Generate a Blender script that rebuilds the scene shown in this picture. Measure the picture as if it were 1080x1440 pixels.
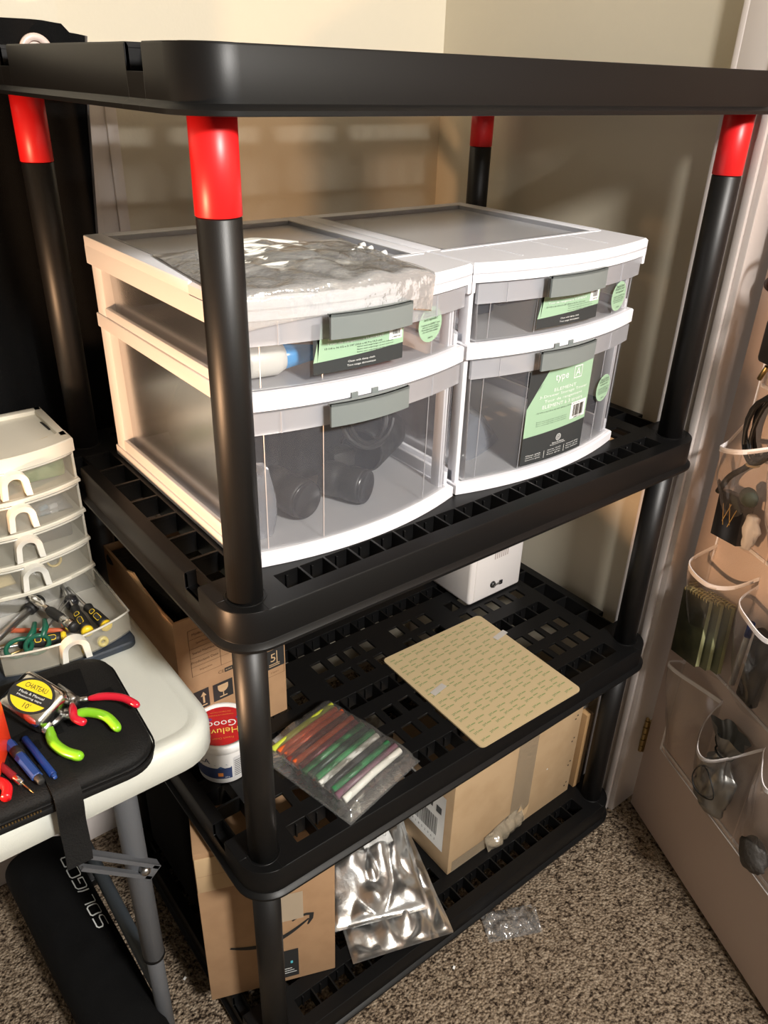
import bpy, bmesh, math, random
from mathutils import Matrix, Vector, noise
PI = math.pi
rnd = random.Random(7)
for o in list(bpy.data.objects):
    bpy.data.objects.remove(o)
scene = bpy.context.scene
COL = scene.collection

# ------------------------------------------------------------------ camera
def cam_axes(yaw, pitch, roll):
    fw = Vector((math.cos(pitch)*math.sin(yaw), math.cos(pitch)*math.cos(yaw), -math.sin(pitch)))
    r = Vector((math.cos(yaw), -math.sin(yaw), 0)); u = r.cross(fw)
    r2 = r*math.cos(roll) + u*math.sin(roll); u2 = u*math.cos(roll) - r*math.sin(roll)
    return r2, u2, fw
cam = bpy.data.cameras.new('camera'); camo = bpy.data.objects.new('camera', cam); COL.objects.link(camo)
_r, _u, _f = cam_axes(math.radians(38.765), math.radians(28.98), math.radians(1.812))
M = Matrix((( _r.x, _u.x, -_f.x, -.3415), (_r.y, _u.y, -_f.y, -.6728), (_r.z, _u.z, -_f.z, 1.464), (0, 0, 0, 1)))
camo.matrix_world = M
cam.sensor_fit = 'VERTICAL'; cam.sensor_height = 36.0; cam.lens = 36.0*1109.4/1440.0
cam.clip_start = .02; cam.clip_end = 60
scene.camera = camo

# ------------------------------------------------------------------ light and exposure
scene.view_settings.view_transform = 'Standard'
scene.view_settings.look = 'None'
scene.view_settings.gamma = 1.0
scene.view_settings.exposure = 0.0
scene.cycles.transparent_max_bounces = 32
world = bpy.data.worlds.new('world'); scene.world = world; world.use_nodes = True
world.node_tree.nodes['Background'].inputs[0].default_value = (1.0, .90, .80, 1)
world.node_tree.nodes['Background'].inputs[1].default_value = .165
def lamp(name, kind, loc, energy, color, size, target=None):
    l = bpy.data.lights.new(name, kind); l.energy = energy; l.color = color
    o = bpy.data.objects.new(name, l); COL.objects.link(o); o.location = loc
    if kind == 'AREA':
        l.shape = 'DISK'; l.size = size
        d = (Vector(target) - Vector(loc)); o.rotation_euler = d.to_track_quat('-Z', 'Y').to_euler()
    else:
        l.shadow_soft_size = size
    return o
lamp('ceiling_lamp', 'AREA', (.12, -1.95, 2.36), 104, (1.0, .965, .92), .36, (.35, 0, .9))
tl = lamp('table_lamp_bulb', 'SPOT', (-.85, .012, .837), 66, (1.0, .58, .31), .03)
tl.data.spot_size = math.radians(60); tl.data.spot_blend = .14
tl.rotation_euler = Vector((math.cos(math.radians(4))*math.cos(math.radians(22)), math.sin(math.radians(4))*math.cos(math.radians(22)), math.sin(math.radians(22)))).to_track_quat('-Z', 'Y').to_euler()

# ------------------------------------------------------------------ materials
MATS = {}
def mat(name, color, rough=.5, metal=0, bump=0, bscale=200, spec=.5, coat=0, noise_col=None, nscale=8, dist=.002):
    if name in MATS: return MATS[name]
    m = bpy.data.materials.new(name); m.use_nodes = True; nt = m.node_tree
    b = nt.nodes['Principled BSDF']
    b.inputs['Base Color'].default_value = (*color, 1); b.inputs['Roughness'].default_value = rough
    b.inputs['Metallic'].default_value = metal; b.inputs['Specular IOR Level'].default_value = spec
    b.inputs['Coat Weight'].default_value = coat
    tc = nt.nodes.new('ShaderNodeTexCoord')
    if noise_col:
        n = nt.nodes.new('ShaderNodeTexNoise'); n.inputs['Scale'].default_value = nscale; n.inputs['Detail'].default_value = 5
        nt.links.new(tc.outputs['Object'], n.inputs['Vector'])
        mx = nt.nodes.new('ShaderNodeMix'); mx.data_type = 'RGBA'
        mx.inputs[6].default_value = (*color, 1); mx.inputs[7].default_value = (*noise_col, 1)
        rp = nt.nodes.new('ShaderNodeMapRange'); rp.inputs[1].default_value = .4; rp.inputs[2].default_value = .65
        nt.links.new(n.outputs['Fac'], rp.inputs[0]); nt.links.new(rp.outputs[0], mx.inputs[0])
        nt.links.new(mx.outputs[2], b.inputs['Base Color'])
    if bump:
        n = nt.nodes.new('ShaderNodeTexNoise'); n.inputs['Scale'].default_value = bscale; n.inputs['Detail'].default_value = 3
        nt.links.new(tc.outputs['Object'], n.inputs['Vector'])
        bp = nt.nodes.new('ShaderNodeBump'); bp.inputs['Strength'].default_value = bump; bp.inputs['Distance'].default_value = dist
        nt.links.new(n.outputs['Fac'], bp.inputs['Height']); nt.links.new(bp.outputs[0], b.inputs['Normal'])
    MATS[name] = m
    return m
def clear(name, color, fac, rough=.15, bump=0, bscale=60, gloss=.08):
    """see-through plastic: part transparent, part milky body, with a glossy skin"""
    if name in MATS: return MATS[name]
    m = bpy.data.materials.new(name); m.use_nodes = True; nt = m.node_tree
    b = nt.nodes['Principled BSDF']; out = nt.nodes['Material Output']
    b.inputs['Base Color'].default_value = (*color, 1); b.inputs['Roughness'].default_value = rough
    t = nt.nodes.new('ShaderNodeBsdfTransparent'); t.inputs[0].default_value = (.97, .97, .97, 1)
    mx = nt.nodes.new('ShaderNodeMixShader'); mx.inputs[0].default_value = fac
    g = nt.nodes.new('ShaderNodeBsdfGlossy'); g.inputs[1].default_value = rough
    fr = nt.nodes.new('ShaderNodeFresnel'); fr.inputs[0].default_value = 1.4
    mul = nt.nodes.new('ShaderNodeMath'); mul.operation = 'MULTIPLY_ADD'; mul.inputs[1].default_value = .8; mul.inputs[2].default_value = gloss*.3
    mx2 = nt.nodes.new('ShaderNodeMixShader')
    nt.links.new(fr.outputs[0], mul.inputs[0]); nt.links.new(mul.outputs[0], mx2.inputs[0])
    nt.links.new(t.outputs[0], mx.inputs[1]); nt.links.new(b.outputs[0], mx.inputs[2])
    nt.links.new(mx.outputs[0], mx2.inputs[1]); nt.links.new(g.outputs[0], mx2.inputs[2])
    nt.links.new(mx2.outputs[0], out.inputs[0])
    if bump:
        tc = nt.nodes.new('ShaderNodeTexCoord')
        n = nt.nodes.new('ShaderNodeTexNoise'); n.inputs['Scale'].default_value = bscale; n.inputs['Detail'].default_value = 3
        nt.links.new(tc.outputs['Object'], n.inputs['Vector'])
        bp = nt.nodes.new('ShaderNodeBump'); bp.inputs['Strength'].default_value = bump; bp.inputs['Distance'].default_value = .004
        nt.links.new(n.outputs['Fac'], bp.inputs['Height'])
        for s in (b, g, fr): nt.links.new(bp.outputs[0], s.inputs['Normal'])
    MATS[name] = m
    return m
BLACK = mat('black_plastic', (.005, .005, .0052), .40, bump=.3, bscale=900, spec=.24, dist=.0001)
POSTM = mat('black_post_plastic', (.006, .0056, .0055), .44, bump=.4, bscale=1100, dist=.0002)
RED = mat('red_plastic', (.70, .012, .014), .38)
WHITE = mat('white_plastic', (.84, .84, .88), .35)
CLEAR = clear('frosted_drawer', (.36, .38, .44), .14, .25)
CLEARB = clear('frosted_brim', (.68, .69, .74), .36, .3)
LIDP = clear('frosted_lid', (.86, .86, .88), .82, .22)
GREYH = mat('grey_handle', (.20, .225, .22), .45)
GREEN = mat('green_label', (.34, .52, .35), .55)
DARKL = mat('charcoal_label', (.035, .04, .042), .5)
PRINTW = mat('white_print', (.85, .87, .85), .6)
PRINTK = mat('black_print', (.02, .02, .02), .6)
PAPER = mat('white_paper', (.80, .80, .78), .6)
WALL = mat('wall_paint', (.66, .60, .475), .75, bump=.12, bscale=160)
TRIMM = mat('trim_paint', (.68, .62, .59), .4)
DOORM = mat('door_paint', (.64, .53, .48), .45, bump=.05, bscale=60)
TABLE = mat('table_plastic', (.62, .63, .57), .38, bump=.15, bscale=700)
GREYM = mat('grey_enamel_metal', (.12, .125, .135), .45, metal=.2, bump=.3, bscale=900)
CHROME = mat('chrome', (.75, .74, .72), .18, metal=1)
STEEL = mat('steel', (.5, .5, .5), .3, metal=1)
BRASS = mat('brass', (.42, .31, .14), .35, metal=1)
CARD = mat('cardboard', (.39, .235, .125), .8, noise_col=(.355, .21, .11), nscale=30)
CARDT = mat('tan_cardboard', (.47, .325, .185), .75, noise_col=(.43, .29, .16), nscale=20)
CARDD = mat('cardboard_edge', (.33, .19, .10), .85)
CARDL = mat('cardboard_inner', (.52, .36, .20), .8)
TAPE = clear('packing_tape', (.90, .76, .55), .25, .2, bump=.4, bscale=90)
FOAM = mat('black_foam', (.012, .011, .010), .55, bump=.8, bscale=120)
FABRIC = mat('black_fabric', (.0035, .0035, .0037), .9, bump=.5, bscale=900, spec=.15)
FABRIC2 = mat('black_nylon', (.006, .006, .006), .7, bump=.5, bscale=500, spec=.25)
RUBBER = mat('black_rubber', (.012, .012, .012), .5)
NAVY = mat('navy_mat', (.022, .032, .05), .6, noise_col=(.03, .035, .04), nscale=40, bump=.3, bscale=300)
CREAM = mat('cream_plastic', (.72, .68, .57), .4)
CLEARD = clear('clear_small_drawer', (.70, .66, .54), .25, .15)
YELLOW = mat('yellow_plastic', (.85, .60, .02), .4)
FILM = clear('clear_film', (.80, .80, .80), .10, .12, bump=.6, bscale=45, gloss=.25)
FILM2 = clear('clear_vinyl', (.74, .69, .66), .052, .12, bump=.35, bscale=30, gloss=.1)
FOIL = mat('foil', (.86, .86, .85), .34, metal=1, bump=.5, bscale=70)
FOILD = mat('grey_satin_foil', (.60, .60, .60), .38, metal=1, bump=.6, bscale=60)
TANP = mat('tan_release_paper', (.50, .385, .22), .65)
GREENI = mat('green_ink', (.07, .20, .06), .65)
BUCKET = mat('tub_white', (.83, .82, .80), .4)
RIBBON = mat('white_binding', (.92, .88, .88), .6, bump=.3, bscale=400)
NONWOV = mat('nonwoven_fabric', (.76, .63, .56), .8, bump=.3, bscale=500)

def carpet_mat():
    m = bpy.data.materials.new('carpet'); m.use_nodes = True; nt = m.node_tree; b = nt.nodes['Principled BSDF']
    tc = nt.nodes.new('ShaderNodeTexCoord')
    n = nt.nodes.new('ShaderNodeTexNoise'); n.inputs['Scale'].default_value = 150; n.inputs['Detail'].default_value = 3; n.inputs['Roughness'].default_value = .55
    nt.links.new(tc.outputs['Object'], n.inputs['Vector'])
    cr = nt.nodes.new('ShaderNodeValToRGB'); e = cr.color_ramp.elements
    e[0].position = .36; e[0].color = (.035, .024, .017, 1); e[1].position = .46; e[1].color = (.185, .137, .095, 1)
    x = cr.color_ramp.elements.new(.60); x.color = (.30, .235, .17, 1)
    x = cr.color_ramp.elements.new(.72); x.color = (.37, .30, .225, 1)
    nt.links.new(n.outputs['Fac'], cr.inputs[0]); nt.links.new(cr.outputs[0], b.inputs['Base Color'])
    v = nt.nodes.new('ShaderNodeTexVoronoi'); v.inputs['Scale'].default_value = 190
    nt.links.new(tc.outputs['Object'], v.inputs['Vector'])
    bp = nt.nodes.new('ShaderNodeBump'); bp.inputs['Strength'].default_value = .9; bp.inputs['Distance'].default_value = .006; bp.invert = True
    nt.links.new(v.outputs['Distance'], bp.inputs['Height']); nt.links.new(bp.outputs[0], b.inputs['Normal'])
    b.inputs['Roughness'].default_value = .95; b.inputs['Specular IOR Level'].default_value = .1
    return m
CARPET = carpet_mat()

# ------------------------------------------------------------------ mesh helpers
def T(x=0, y=0, z=0): return Matrix.Translation((x, y, z))
def RX(d): return Matrix.Rotation(math.radians(d), 4, 'X')
def RY(d): return Matrix.Rotation(math.radians(d), 4, 'Y')
def RZ(d): return Matrix.Rotation(math.radians(d), 4, 'Z')
WORLDM = {}
_txt = {}
def text_geo(s):
    if s in _txt: return _txt[s]
    c = bpy.data.curves.new('lettering', 'FONT'); c.body = s; c.size = 1; c.resolution_u = 2
    c.align_x = 'CENTER'; c.align_y = 'CENTER'
    o = bpy.data.objects.new('lettering', c); COL.objects.link(o)
    dg = bpy.context.evaluated_depsgraph_get(); me = o.evaluated_get(dg).to_mesh()
    vs = [tuple(v.co) for v in me.vertices]; fs = [tuple(p.vertices) for p in me.polygons]
    o.evaluated_get(dg).to_mesh_clear()
    bpy.data.objects.remove(o); bpy.data.curves.remove(c)
    xs = [v[0] for v in vs] or [0]; ys = [v[1] for v in vs] or [0]
    cx, cy = (min(xs)+max(xs))/2, (min(ys)+max(ys))/2
    vs = [(v[0]-cx, v[1]-cy, 0) for v in vs]
    _txt[s] = (vs, fs, max(xs)-min(xs), max(ys)-min(ys))
    return _txt[s]
class MB:
    def __init__(s, M=None, warp=None):
        s.v = []; s.f = []; s.m = []; s.sm = []; s.mats = []; s.M = M or Matrix(); s.warp = warp
    def mi(s, m):
        if m not in s.mats: s.mats.append(m)
        return s.mats.index(m)
    def add(s, vs, fs, m, X=None, smooth=False):
        k = len(s.v); A = s.M if s.warp is None else Matrix()
        for p in vs:
            p = Vector(p)
            if X is not None: p = X @ p
            if s.warp: p = s.M @ Vector(s.warp(p))
            else: p = A @ p
            s.v.append(p)
        i = s.mi(m)
        for f in fs:
            s.f.append([a+k for a in f]); s.m.append(i); s.sm.append(smooth)
        return s
    def box(s, a, b, m, r=0, X=None, seg=2):
        """box between two corners, edges rounded by r"""
        bm = bmesh.new(); bmesh.ops.create_cube(bm, size=1)
        a, b = Vector(a), Vector(b); c = (a+b)/2; d = b-a
        for v in bm.verts: v.co = Vector((v.co.x*d.x, v.co.y*d.y, v.co.z*d.z)) + c
        if r: bmesh.ops.bevel(bm, geom=list(bm.edges), offset=r, segments=seg, affect='EDGES', profile=.5)
        bm.verts.index_update()
        s.add([v.co.copy() for v in bm.verts], [[v.index for v in f.verts] for f in bm.faces], m, X, smooth=False)
        bm.free(); return s
    def lathe(s, prof, m, X=None, n=32, smooth=True, cap=True):
        vs = []; fs = []
        for (r, z) in prof:
            for i in range(n):
                a = 2*PI*i/n; vs.append((r*math.cos(a), r*math.sin(a), z))
        for j in range(len(prof)-1):
            for i in range(n):
                k = (i+1) % n; fs.append((j*n+i, j*n+k, (j+1)*n+k, (j+1)*n+i))
        if cap:
            if prof[0][0] > 1e-6: fs.append(tuple(reversed(range(n))))
            if prof[-1][0] > 1e-6: fs.append(tuple((len(prof)-1)*n+i for i in range(n)))
        return s.add(vs, fs, m, X, smooth)
    def cyl(s, p, q, r, m, r2=None, n=20, smooth=True):
        p, q = Vector(p), Vector(q); d = q-p; L = d.length
        X = Matrix.Translation(p) @ d.to_track_quat('Z', 'Y').to_matrix().to_4x4()
        r2 = r if r2 is None else r2; e = min(r, r2)*.12
        return s.lathe([(r-e, 0), (r, e), (r2, L-e), (r2-e, L)], m, X, n, smooth)
    def tube(s, pts, r, m, n=8, X=None, flat=1.0, closed=False):
        P = [Vector(p) for p in pts]; N = len(P); vs = []; fs = []
        rr = r if isinstance(r, (list, tuple)) else [r]*N
        ref = None
        for i, p in enumerate(P):
            if closed: t = P[(i+1) % N]-P[i-1]
            else: t = P[min(i+1, N-1)]-P[max(i-1, 0)]
            t.normalize()
            if ref is None:
                ref = Vector((0, 0, 1)) if abs(t.z) < .9 else Vector((1, 0, 0))
            ref = (ref - t*ref.dot(t)).normalized(); b = t.cross(ref)
            for k in range(n):
                a = 2*PI*k/n; vs.append(p + ref*math.cos(a)*rr[i] + b*math.sin(a)*rr[i]*flat)
        for i in range(N if closed else N-1):
            for k in range(n):
                j = (i+1) % N; k2 = (k+1) % n
                fs.append((i*n+k, i*n+k2, j*n+k2, j*n+k))
        if not closed:
            fs.append(tuple(reversed(range(n)))); fs.append(tuple((N-1)*n+k for k in range(n)))
        return s.add(vs, fs, m, X, True)
    def prism(s, poly, z0, z1, m, X=None, ch=0):
        """polygon (xy) extruded along z, optional chamfered top"""
        n = len(poly); vs = [(x, y, z0) for x, y in poly]
        lv = [vs]
        if ch:
            vs2 = [(x, y, z1-ch) for x, y in poly]; ip = inset(poly, ch); vs3 = [(x, y, z1) for x, y in ip]; lv += [vs2, vs3]
        else: lv.append([(x, y, z1) for x, y in poly])
        V = [p for l in lv for p in l]; fs = [tuple(reversed(range(n)))]
        for j in range(len(lv)-1):
            for i in range(n):
                k = (i+1) % n; fs.append((j*n+i, j*n+k, (j+1)*n+k, (j+1)*n+i))
        fs.append(tuple((len(lv)-1)*n+i for i in range(n)))
        return s.add(V, fs, m, X)
    def surf(s, fn, nu, nv, m, X=None, smooth=True, wrapu=False):
        vs = []; fs = []
        for j in range(nv+1):
            for i in range(nu if wrapu else nu+1): vs.append(fn(i/nu, j/nv))
        w = nu if wrapu else nu+1
        for j in range(nv):
            for i in range(nu):
                k = (i+1) % w
                fs.append((j*w+i, j*w+k, (j+1)*w+k, (j+1)*w+i))
        return s.add(vs, fs, m, X, smooth)
    def quad(s, x0, y0, x1, y1, m, z=0, X=None, nx=1):
        vs = []; fs = []
        for i in range(nx+1):
            x = x0+(x1-x0)*i/nx; vs += [(x, y0, z), (x, y1, z)]
        for i in range(nx): fs.append((2*i, 2*i+2, 2*i+3, 2*i+1))
        return s.add(vs, fs, m, X)
    def text(s, t, cx, cy, m, h=None, w=None, z=0, X=None, rot=0):
        vs, fs, W, H = text_geo(t)
        if h is None: k = w/W; ky = k
        else:
            ky = h/max(H, 1e-6); k = ky if w is None else w/W
        A = T(cx, cy, z) @ RZ(rot) @ Matrix.Diagonal((k, ky, 1, 1))
        return s.add(vs, fs, m, A if X is None else X @ A)
    def bars(s, x0, y0, x1, y1, m, z=0, X=None, n=24, seed=3, horiz=False):
        q = random.Random(seed); t = 0; L = (y1-y0) if horiz else (x1-x0); u = L/n
        while t < L-u*.4:
            w = u*q.choice((.35, .5, .5, .8))
            if horiz: s.quad(x0, y0+t, x1, y0+t+w, m, z, X)
            else: s.quad(x0+t, y0, x0+t+w, y1, m, z, X)
            t += w+u*q.choice((.35, .5, .7))
        return s
    def build(s, name, parent=None, label=None, cat=None, group=None, kind=None, shade=None, base=None):
        me = bpy.data.meshes.new(name); o = bpy.data.objects.new(name, me); COL.objects.link(o)
        if parent is not None:
            inv = WORLDM[parent.name].inverted(); o.parent = parent; W = WORLDM[parent.name]
            vs = [inv @ v for v in s.v]
        else:
            if base is None:
                xs = [v.x for v in s.v]; ys = [v.y for v in s.v]; zs = [v.z for v in s.v]
                base = Vector(((min(xs)+max(xs))/2, (min(ys)+max(ys))/2, min(zs)))
            W = Matrix.Translation(base); o.location = base; vs = [v-Vector(base) for v in s.v]
        WORLDM[o.name] = W
        me.from_pydata([tuple(v) for v in vs], [], s.f)
        for m in s.mats: me.materials.append(m)
        me.polygons.foreach_set('material_index', s.m)
        allsm = all(s.sm) if shade is None else shade
        me.polygons.foreach_set('use_smooth', [True]*len(s.f) if shade is not False else [False]*len(s.f))
        me.update()
        if not allsm and shade is None: me.set_sharp_from_angle(angle=math.radians(38))
        if parent is None and (shade or any(s.sm)) is False: pass
        props(o, label, cat, group, kind)
        return o
def props(o, label=None, cat=None, group=None, kind=None):
    if label: o['label'] = label
    if cat: o['category'] = cat
    if group: o['group'] = group
    if kind: o['kind'] = kind
def thing(name, loc, label, cat, group=None, rotz=0):
    o = bpy.data.objects.new(name, None); COL.objects.link(o); o.empty_display_size = .05
    o.location = loc; o.rotation_euler = (0, 0, math.radians(rotz))
    WORLDM[o.name] = Matrix.Translation(loc) @ RZ(rotz)
    props(o, label, cat, group)
    return o
def dup_part(src, parent, name=None):
    """copy of a part (object copy, shared mesh) under another thing"""
    c = src.copy(); COL.objects.link(c); c.parent = parent
    WORLDM[c.name] = WORLDM[parent.name]
    return c
def inset(poly, d):
    n = len(poly); out = []
    for i in range(n):
        p0, p1, p2 = Vector(poly[i-1]), Vector(poly[i]), Vector(poly[(i+1) % n])
        e1 = (p1-p0); e2 = (p2-p1)
        if e1.length < 1e-9 or e2.length < 1e-9: out.append(tuple(p1)); continue
        e1.normalize(); e2.normalize()
        n1 = Vector((-e1.y, e1.x)); n2 = Vector((-e2.y, e2.x)); b = n1+n2
        if b.length < 1e-6: b = n1
        b.normalize(); k = d/max(.35, b.dot(n1)); out.append(tuple(p1+b*k))
    return out
def rrect(x0, y0, x1, y1, r, n=6):
    """ccw rounded rectangle; r one radius or four (x0y0, x1y0, x1y1, x0y1)"""
    rs = r if isinstance(r, (tuple, list)) else (r,)*4; out = []
    for (cx, cy, sx, sy, a0, q) in ((x0, y0, 1, 1, 180, rs[0]), (x1, y0, -1, 1, 270, rs[1]), (x1, y1, -1, -1, 0, rs[2]), (x0, y1, 1, -1, 90, rs[3])):
        if q < 1e-6: out.append((cx, cy)); continue
        for i in range(n+1):
            a = math.radians(a0+90*i/n); out.append((cx+sx*q+q*math.cos(a), cy+sy*q+q*math.sin(a)))
    return out
def arc(c, r, a0, a1, n=12, axis='z'):
    out = []
    for i in range(n+1):
        a = math.radians(a0+(a1-a0)*i/n); out.append((c[0]+r*math.cos(a), c[1]+r*math.sin(a), c[2]))
    return out
def smooth_path(pts, n=6):
    P = [Vector(p) for p in pts]; out = []
    for i in range(len(P)-1):
        p0 = P[max(i-1, 0)]; p1 = P[i]; p2 = P[i+1]; p3 = P[min(i+2, len(P)-1)]
        for k in range(n):
            t = k/n
            out.append(.5*((2*p1)+(p2-p0)*t+(2*p0-5*p1+4*p2-p3)*t*t+(3*p1-p0-3*p2+p3)*t**3))
    out.append(P[-1]); return out
def nz(x, y, z, s=1.0): return noise.noise(Vector((x*s, y*s, z*s)))
def open_box(mb, x0, y0, z0, x1, y1, z1, t, m):
    mb.box((x0, y0, z0), (x1, y1, z0+t), m)
    mb.box((x0, y0, z0+t), (x0+t, y1, z1), m); mb.box((x1-t, y0, z0+t), (x1, y1, z1), m)
    mb.box((x0+t, y0, z0+t), (x1-t, y0+t, z1), m); mb.box((x0+t, y1-t, z0+t), (x1-t, y1, z1), m)
def grid_plate(mb, x0, y0, x1, y1, holes, z0, z1, m):
    """flat plate pierced by rectangular holes"""
    xs = sorted({round(v, 5) for h in holes for v in (h[0], h[2])} | {x0, x1}); xs = [v for v in xs if x0 <= v <= x1]
    ys = sorted({round(v, 5) for h in holes for v in (h[1], h[3])} | {y0, y1}); ys = [v for v in ys if y0 <= v <= y1]
    nx, ny = len(xs)-1, len(ys)-1; sol = [[True]*ny for _ in range(nx)]
    for i in range(nx):
        cx = (xs[i]+xs[i+1])/2
        for h in holes:
            if h[0] < cx < h[2]:
                for j in range(ny):
                    if h[1] < (ys[j]+ys[j+1])/2 < h[3]: sol[i][j] = False
    idx = {}; vs = []; fs = []
    def V(i, j, t):
        k = (i, j, t)
        if k not in idx: idx[k] = len(vs); vs.append((xs[i], ys[j], z1 if t else z0))
        return idx[k]
    for i in range(nx):
        for j in range(ny):
            if not sol[i][j]: continue
            fs.append((V(i, j, 1), V(i+1, j, 1), V(i+1, j+1, 1), V(i, j+1, 1)))
            fs.append((V(i, j, 0), V(i, j+1, 0), V(i+1, j+1, 0), V(i+1, j, 0)))
            if i == 0 or not sol[i-1][j]: fs.append((V(i, j, 0), V(i, j, 1), V(i, j+1, 1), V(i, j+1, 0)))
            if i == nx-1 or not sol[i+1][j]: fs.append((V(i+1, j, 0), V(i+1, j+1, 0), V(i+1, j+1, 1), V(i+1, j, 1)))
            if j == 0 or not sol[i][j-1]: fs.append((V(i, j, 0), V(i+1, j, 0), V(i+1, j, 1), V(i, j, 1)))
            if j == ny-1 or not sol[i][j+1]: fs.append((V(i, j+1, 0), V(i, j+1, 1), V(i+1, j+1, 1), V(i+1, j+1, 0)))
    mb.add(vs, fs, m)
def pillow(mb, w, l, t, m, X, seed=0, amp=.25, nu=26, nv=30, seal=.06, freq=9, z0=0, creases=0, pw=.45, post=None):
    """stuffed flat bag: closed puffy sheet w x l, t thick, wrinkled, with flat sealed margins"""
    def prof(u): 
        d = min(u, 1-u)/.5
        return max(0, min(1, (d-seal)/(1-seal)))
    def hgt(u, v):
        a = (prof(u)**pw)*(prof(v)**pw); x, y = u*w, v*l
        n = nz(x+seed, y, seed*1.7, freq)*.6+nz(x, y+seed, 3.1, freq*2.3)*.4
        c = 0
        if creases:
            c = creases*(abs(nz(x*1.0+seed, y*.6, 5.5, freq*1.6))-.25)
        return t*a*(1+amp*n)+c*min(1, a*2+.25)
    def top(u, v): return (u*w-w/2, v*l-l/2, z0+hgt(u, v)+.0012)
    def bot(u, v):
        return (w/2-u*w, v*l-l/2, z0-.0004)
    k0 = len(mb.v); mb.surf(top, nu, nv, m, X); mb.surf(bot, nu, nv, m, X)
    mb_h = hgt
    if post:
        for i in range(k0, len(mb.v)): mb.v[i] = post(mb.v[i])
    return mb_h

# ------------------------------------------------------------------ the room
def struct(name, mb): return mb.build(name, kind='structure')
struct('floor', MB().box((-2.6, -3.2, -.05), (2.0, .72, 0), CARPET))
struct('wall_back', MB().box((-2.6, .71, 0), (.885, .80, 2.45), WALL).box((-2.6, .61, 0), (.0874, .71, 2.45), WALL))
w = MB(); w.box((.885, -.0, 0), (.98, .80, 2.45), WALL); w.box((.885, -3.2, 0), (.98, -.86, 2.45), WALL); w.box((.885, -.86, 2.06), (.98, 0, 2.45), WALL)
struct('wall_right', w)
struct('ceiling', MB().box((-2.6, -3.2, 2.45), (2.0, .80, 2.5), WALL))
b = MB(); b.prism([(0, 0), (.012, 0), (.012, .075), (.006, .09), (0, .09)], 0, 2.68, TRIMM, T(-2.6, .61, 0) @ Matrix(((0, 0, 1, 0), (-1, 0, 0, 0), (0, 1, 0, 0), (0, 0, 0, 1))))
struct('baseboard_back', b)
struct('baseboard_right', MB().box((.875, .07, 0), (.885, .71, .09), TRIMM, r=.002))
# painted trim board on the back wall beside the curtain
t = MB(); t.box((.128, .699, 0), (.186, .71, 1.47), TRIMM, r=.001); t.box((.168, .694, 0), (.1865, .70, 1.47), TRIMM, r=.002); t.box((.128, .696, 0), (.142, .70, 1.47), TRIMM, r=.002)
struct('trim_1', t)
# door casing with a raised bead
t = MB()
t.box((.868, -.018, 0), (.886, .060, 2.1), TRIMM, r=.002); t.box((.863, -.020, 0), (.872, -.006, 2.1), TRIMM, r=.003)
t.box((.872, -.030, 0), (.98, -.016, 2.1), TRIMM, r=.002); t.box((.867, .05, 0), (.872, .060, 2.1), TRIMM, r=.002)
struct('trim_2', t)
# door, hinged at the casing and swung a little into the room
DA = -113.8
DM = T(.918, -.0455, 0) @ RZ(DA)
d = MB(DM); d.box((.0, .0, .012), (.80, .035, 2.04), DOORM, r=.002)
door = struct('door_1', d)
for k, z in enumerate((.215, 1.85)):
    h = MB(DM)
    for q in range(5): h.cyl((-.006, -.004, z-.045+q*.018), (-.006, -.004, z-.029+q*.018), .0055 if q % 2 else .005, BRASS, n=12)
    h.box((-.006, -.0015, z-.045), (.0, .03, z+.045), BRASS); h.lathe([(.004, 0), (.0045, .004), (0, .009)], BRASS, T(-.006, -.004, z+.045), n=12)
    h.build('hinge', door)
h = MB(DM); h.lathe([(.0001, .0), (.012, .0), (.013, .004), (.009, .010), (.0, .013)], mat('dark_bronze', (.05, .025, .018), .3, metal=.4), T(.022, 0, 1.196) @ RX(90))
h.build('door_bumper', door)
h = MB(DM); h.lathe([(.03, 0), (.03, .006), (.012, .012), (.012, .035), (.026, .045), (.028, .06), (.018, .07), (0, .072)], BRASS, T(.735, 0, .98) @ RX(90)); h.build('door_knob', door)

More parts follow.
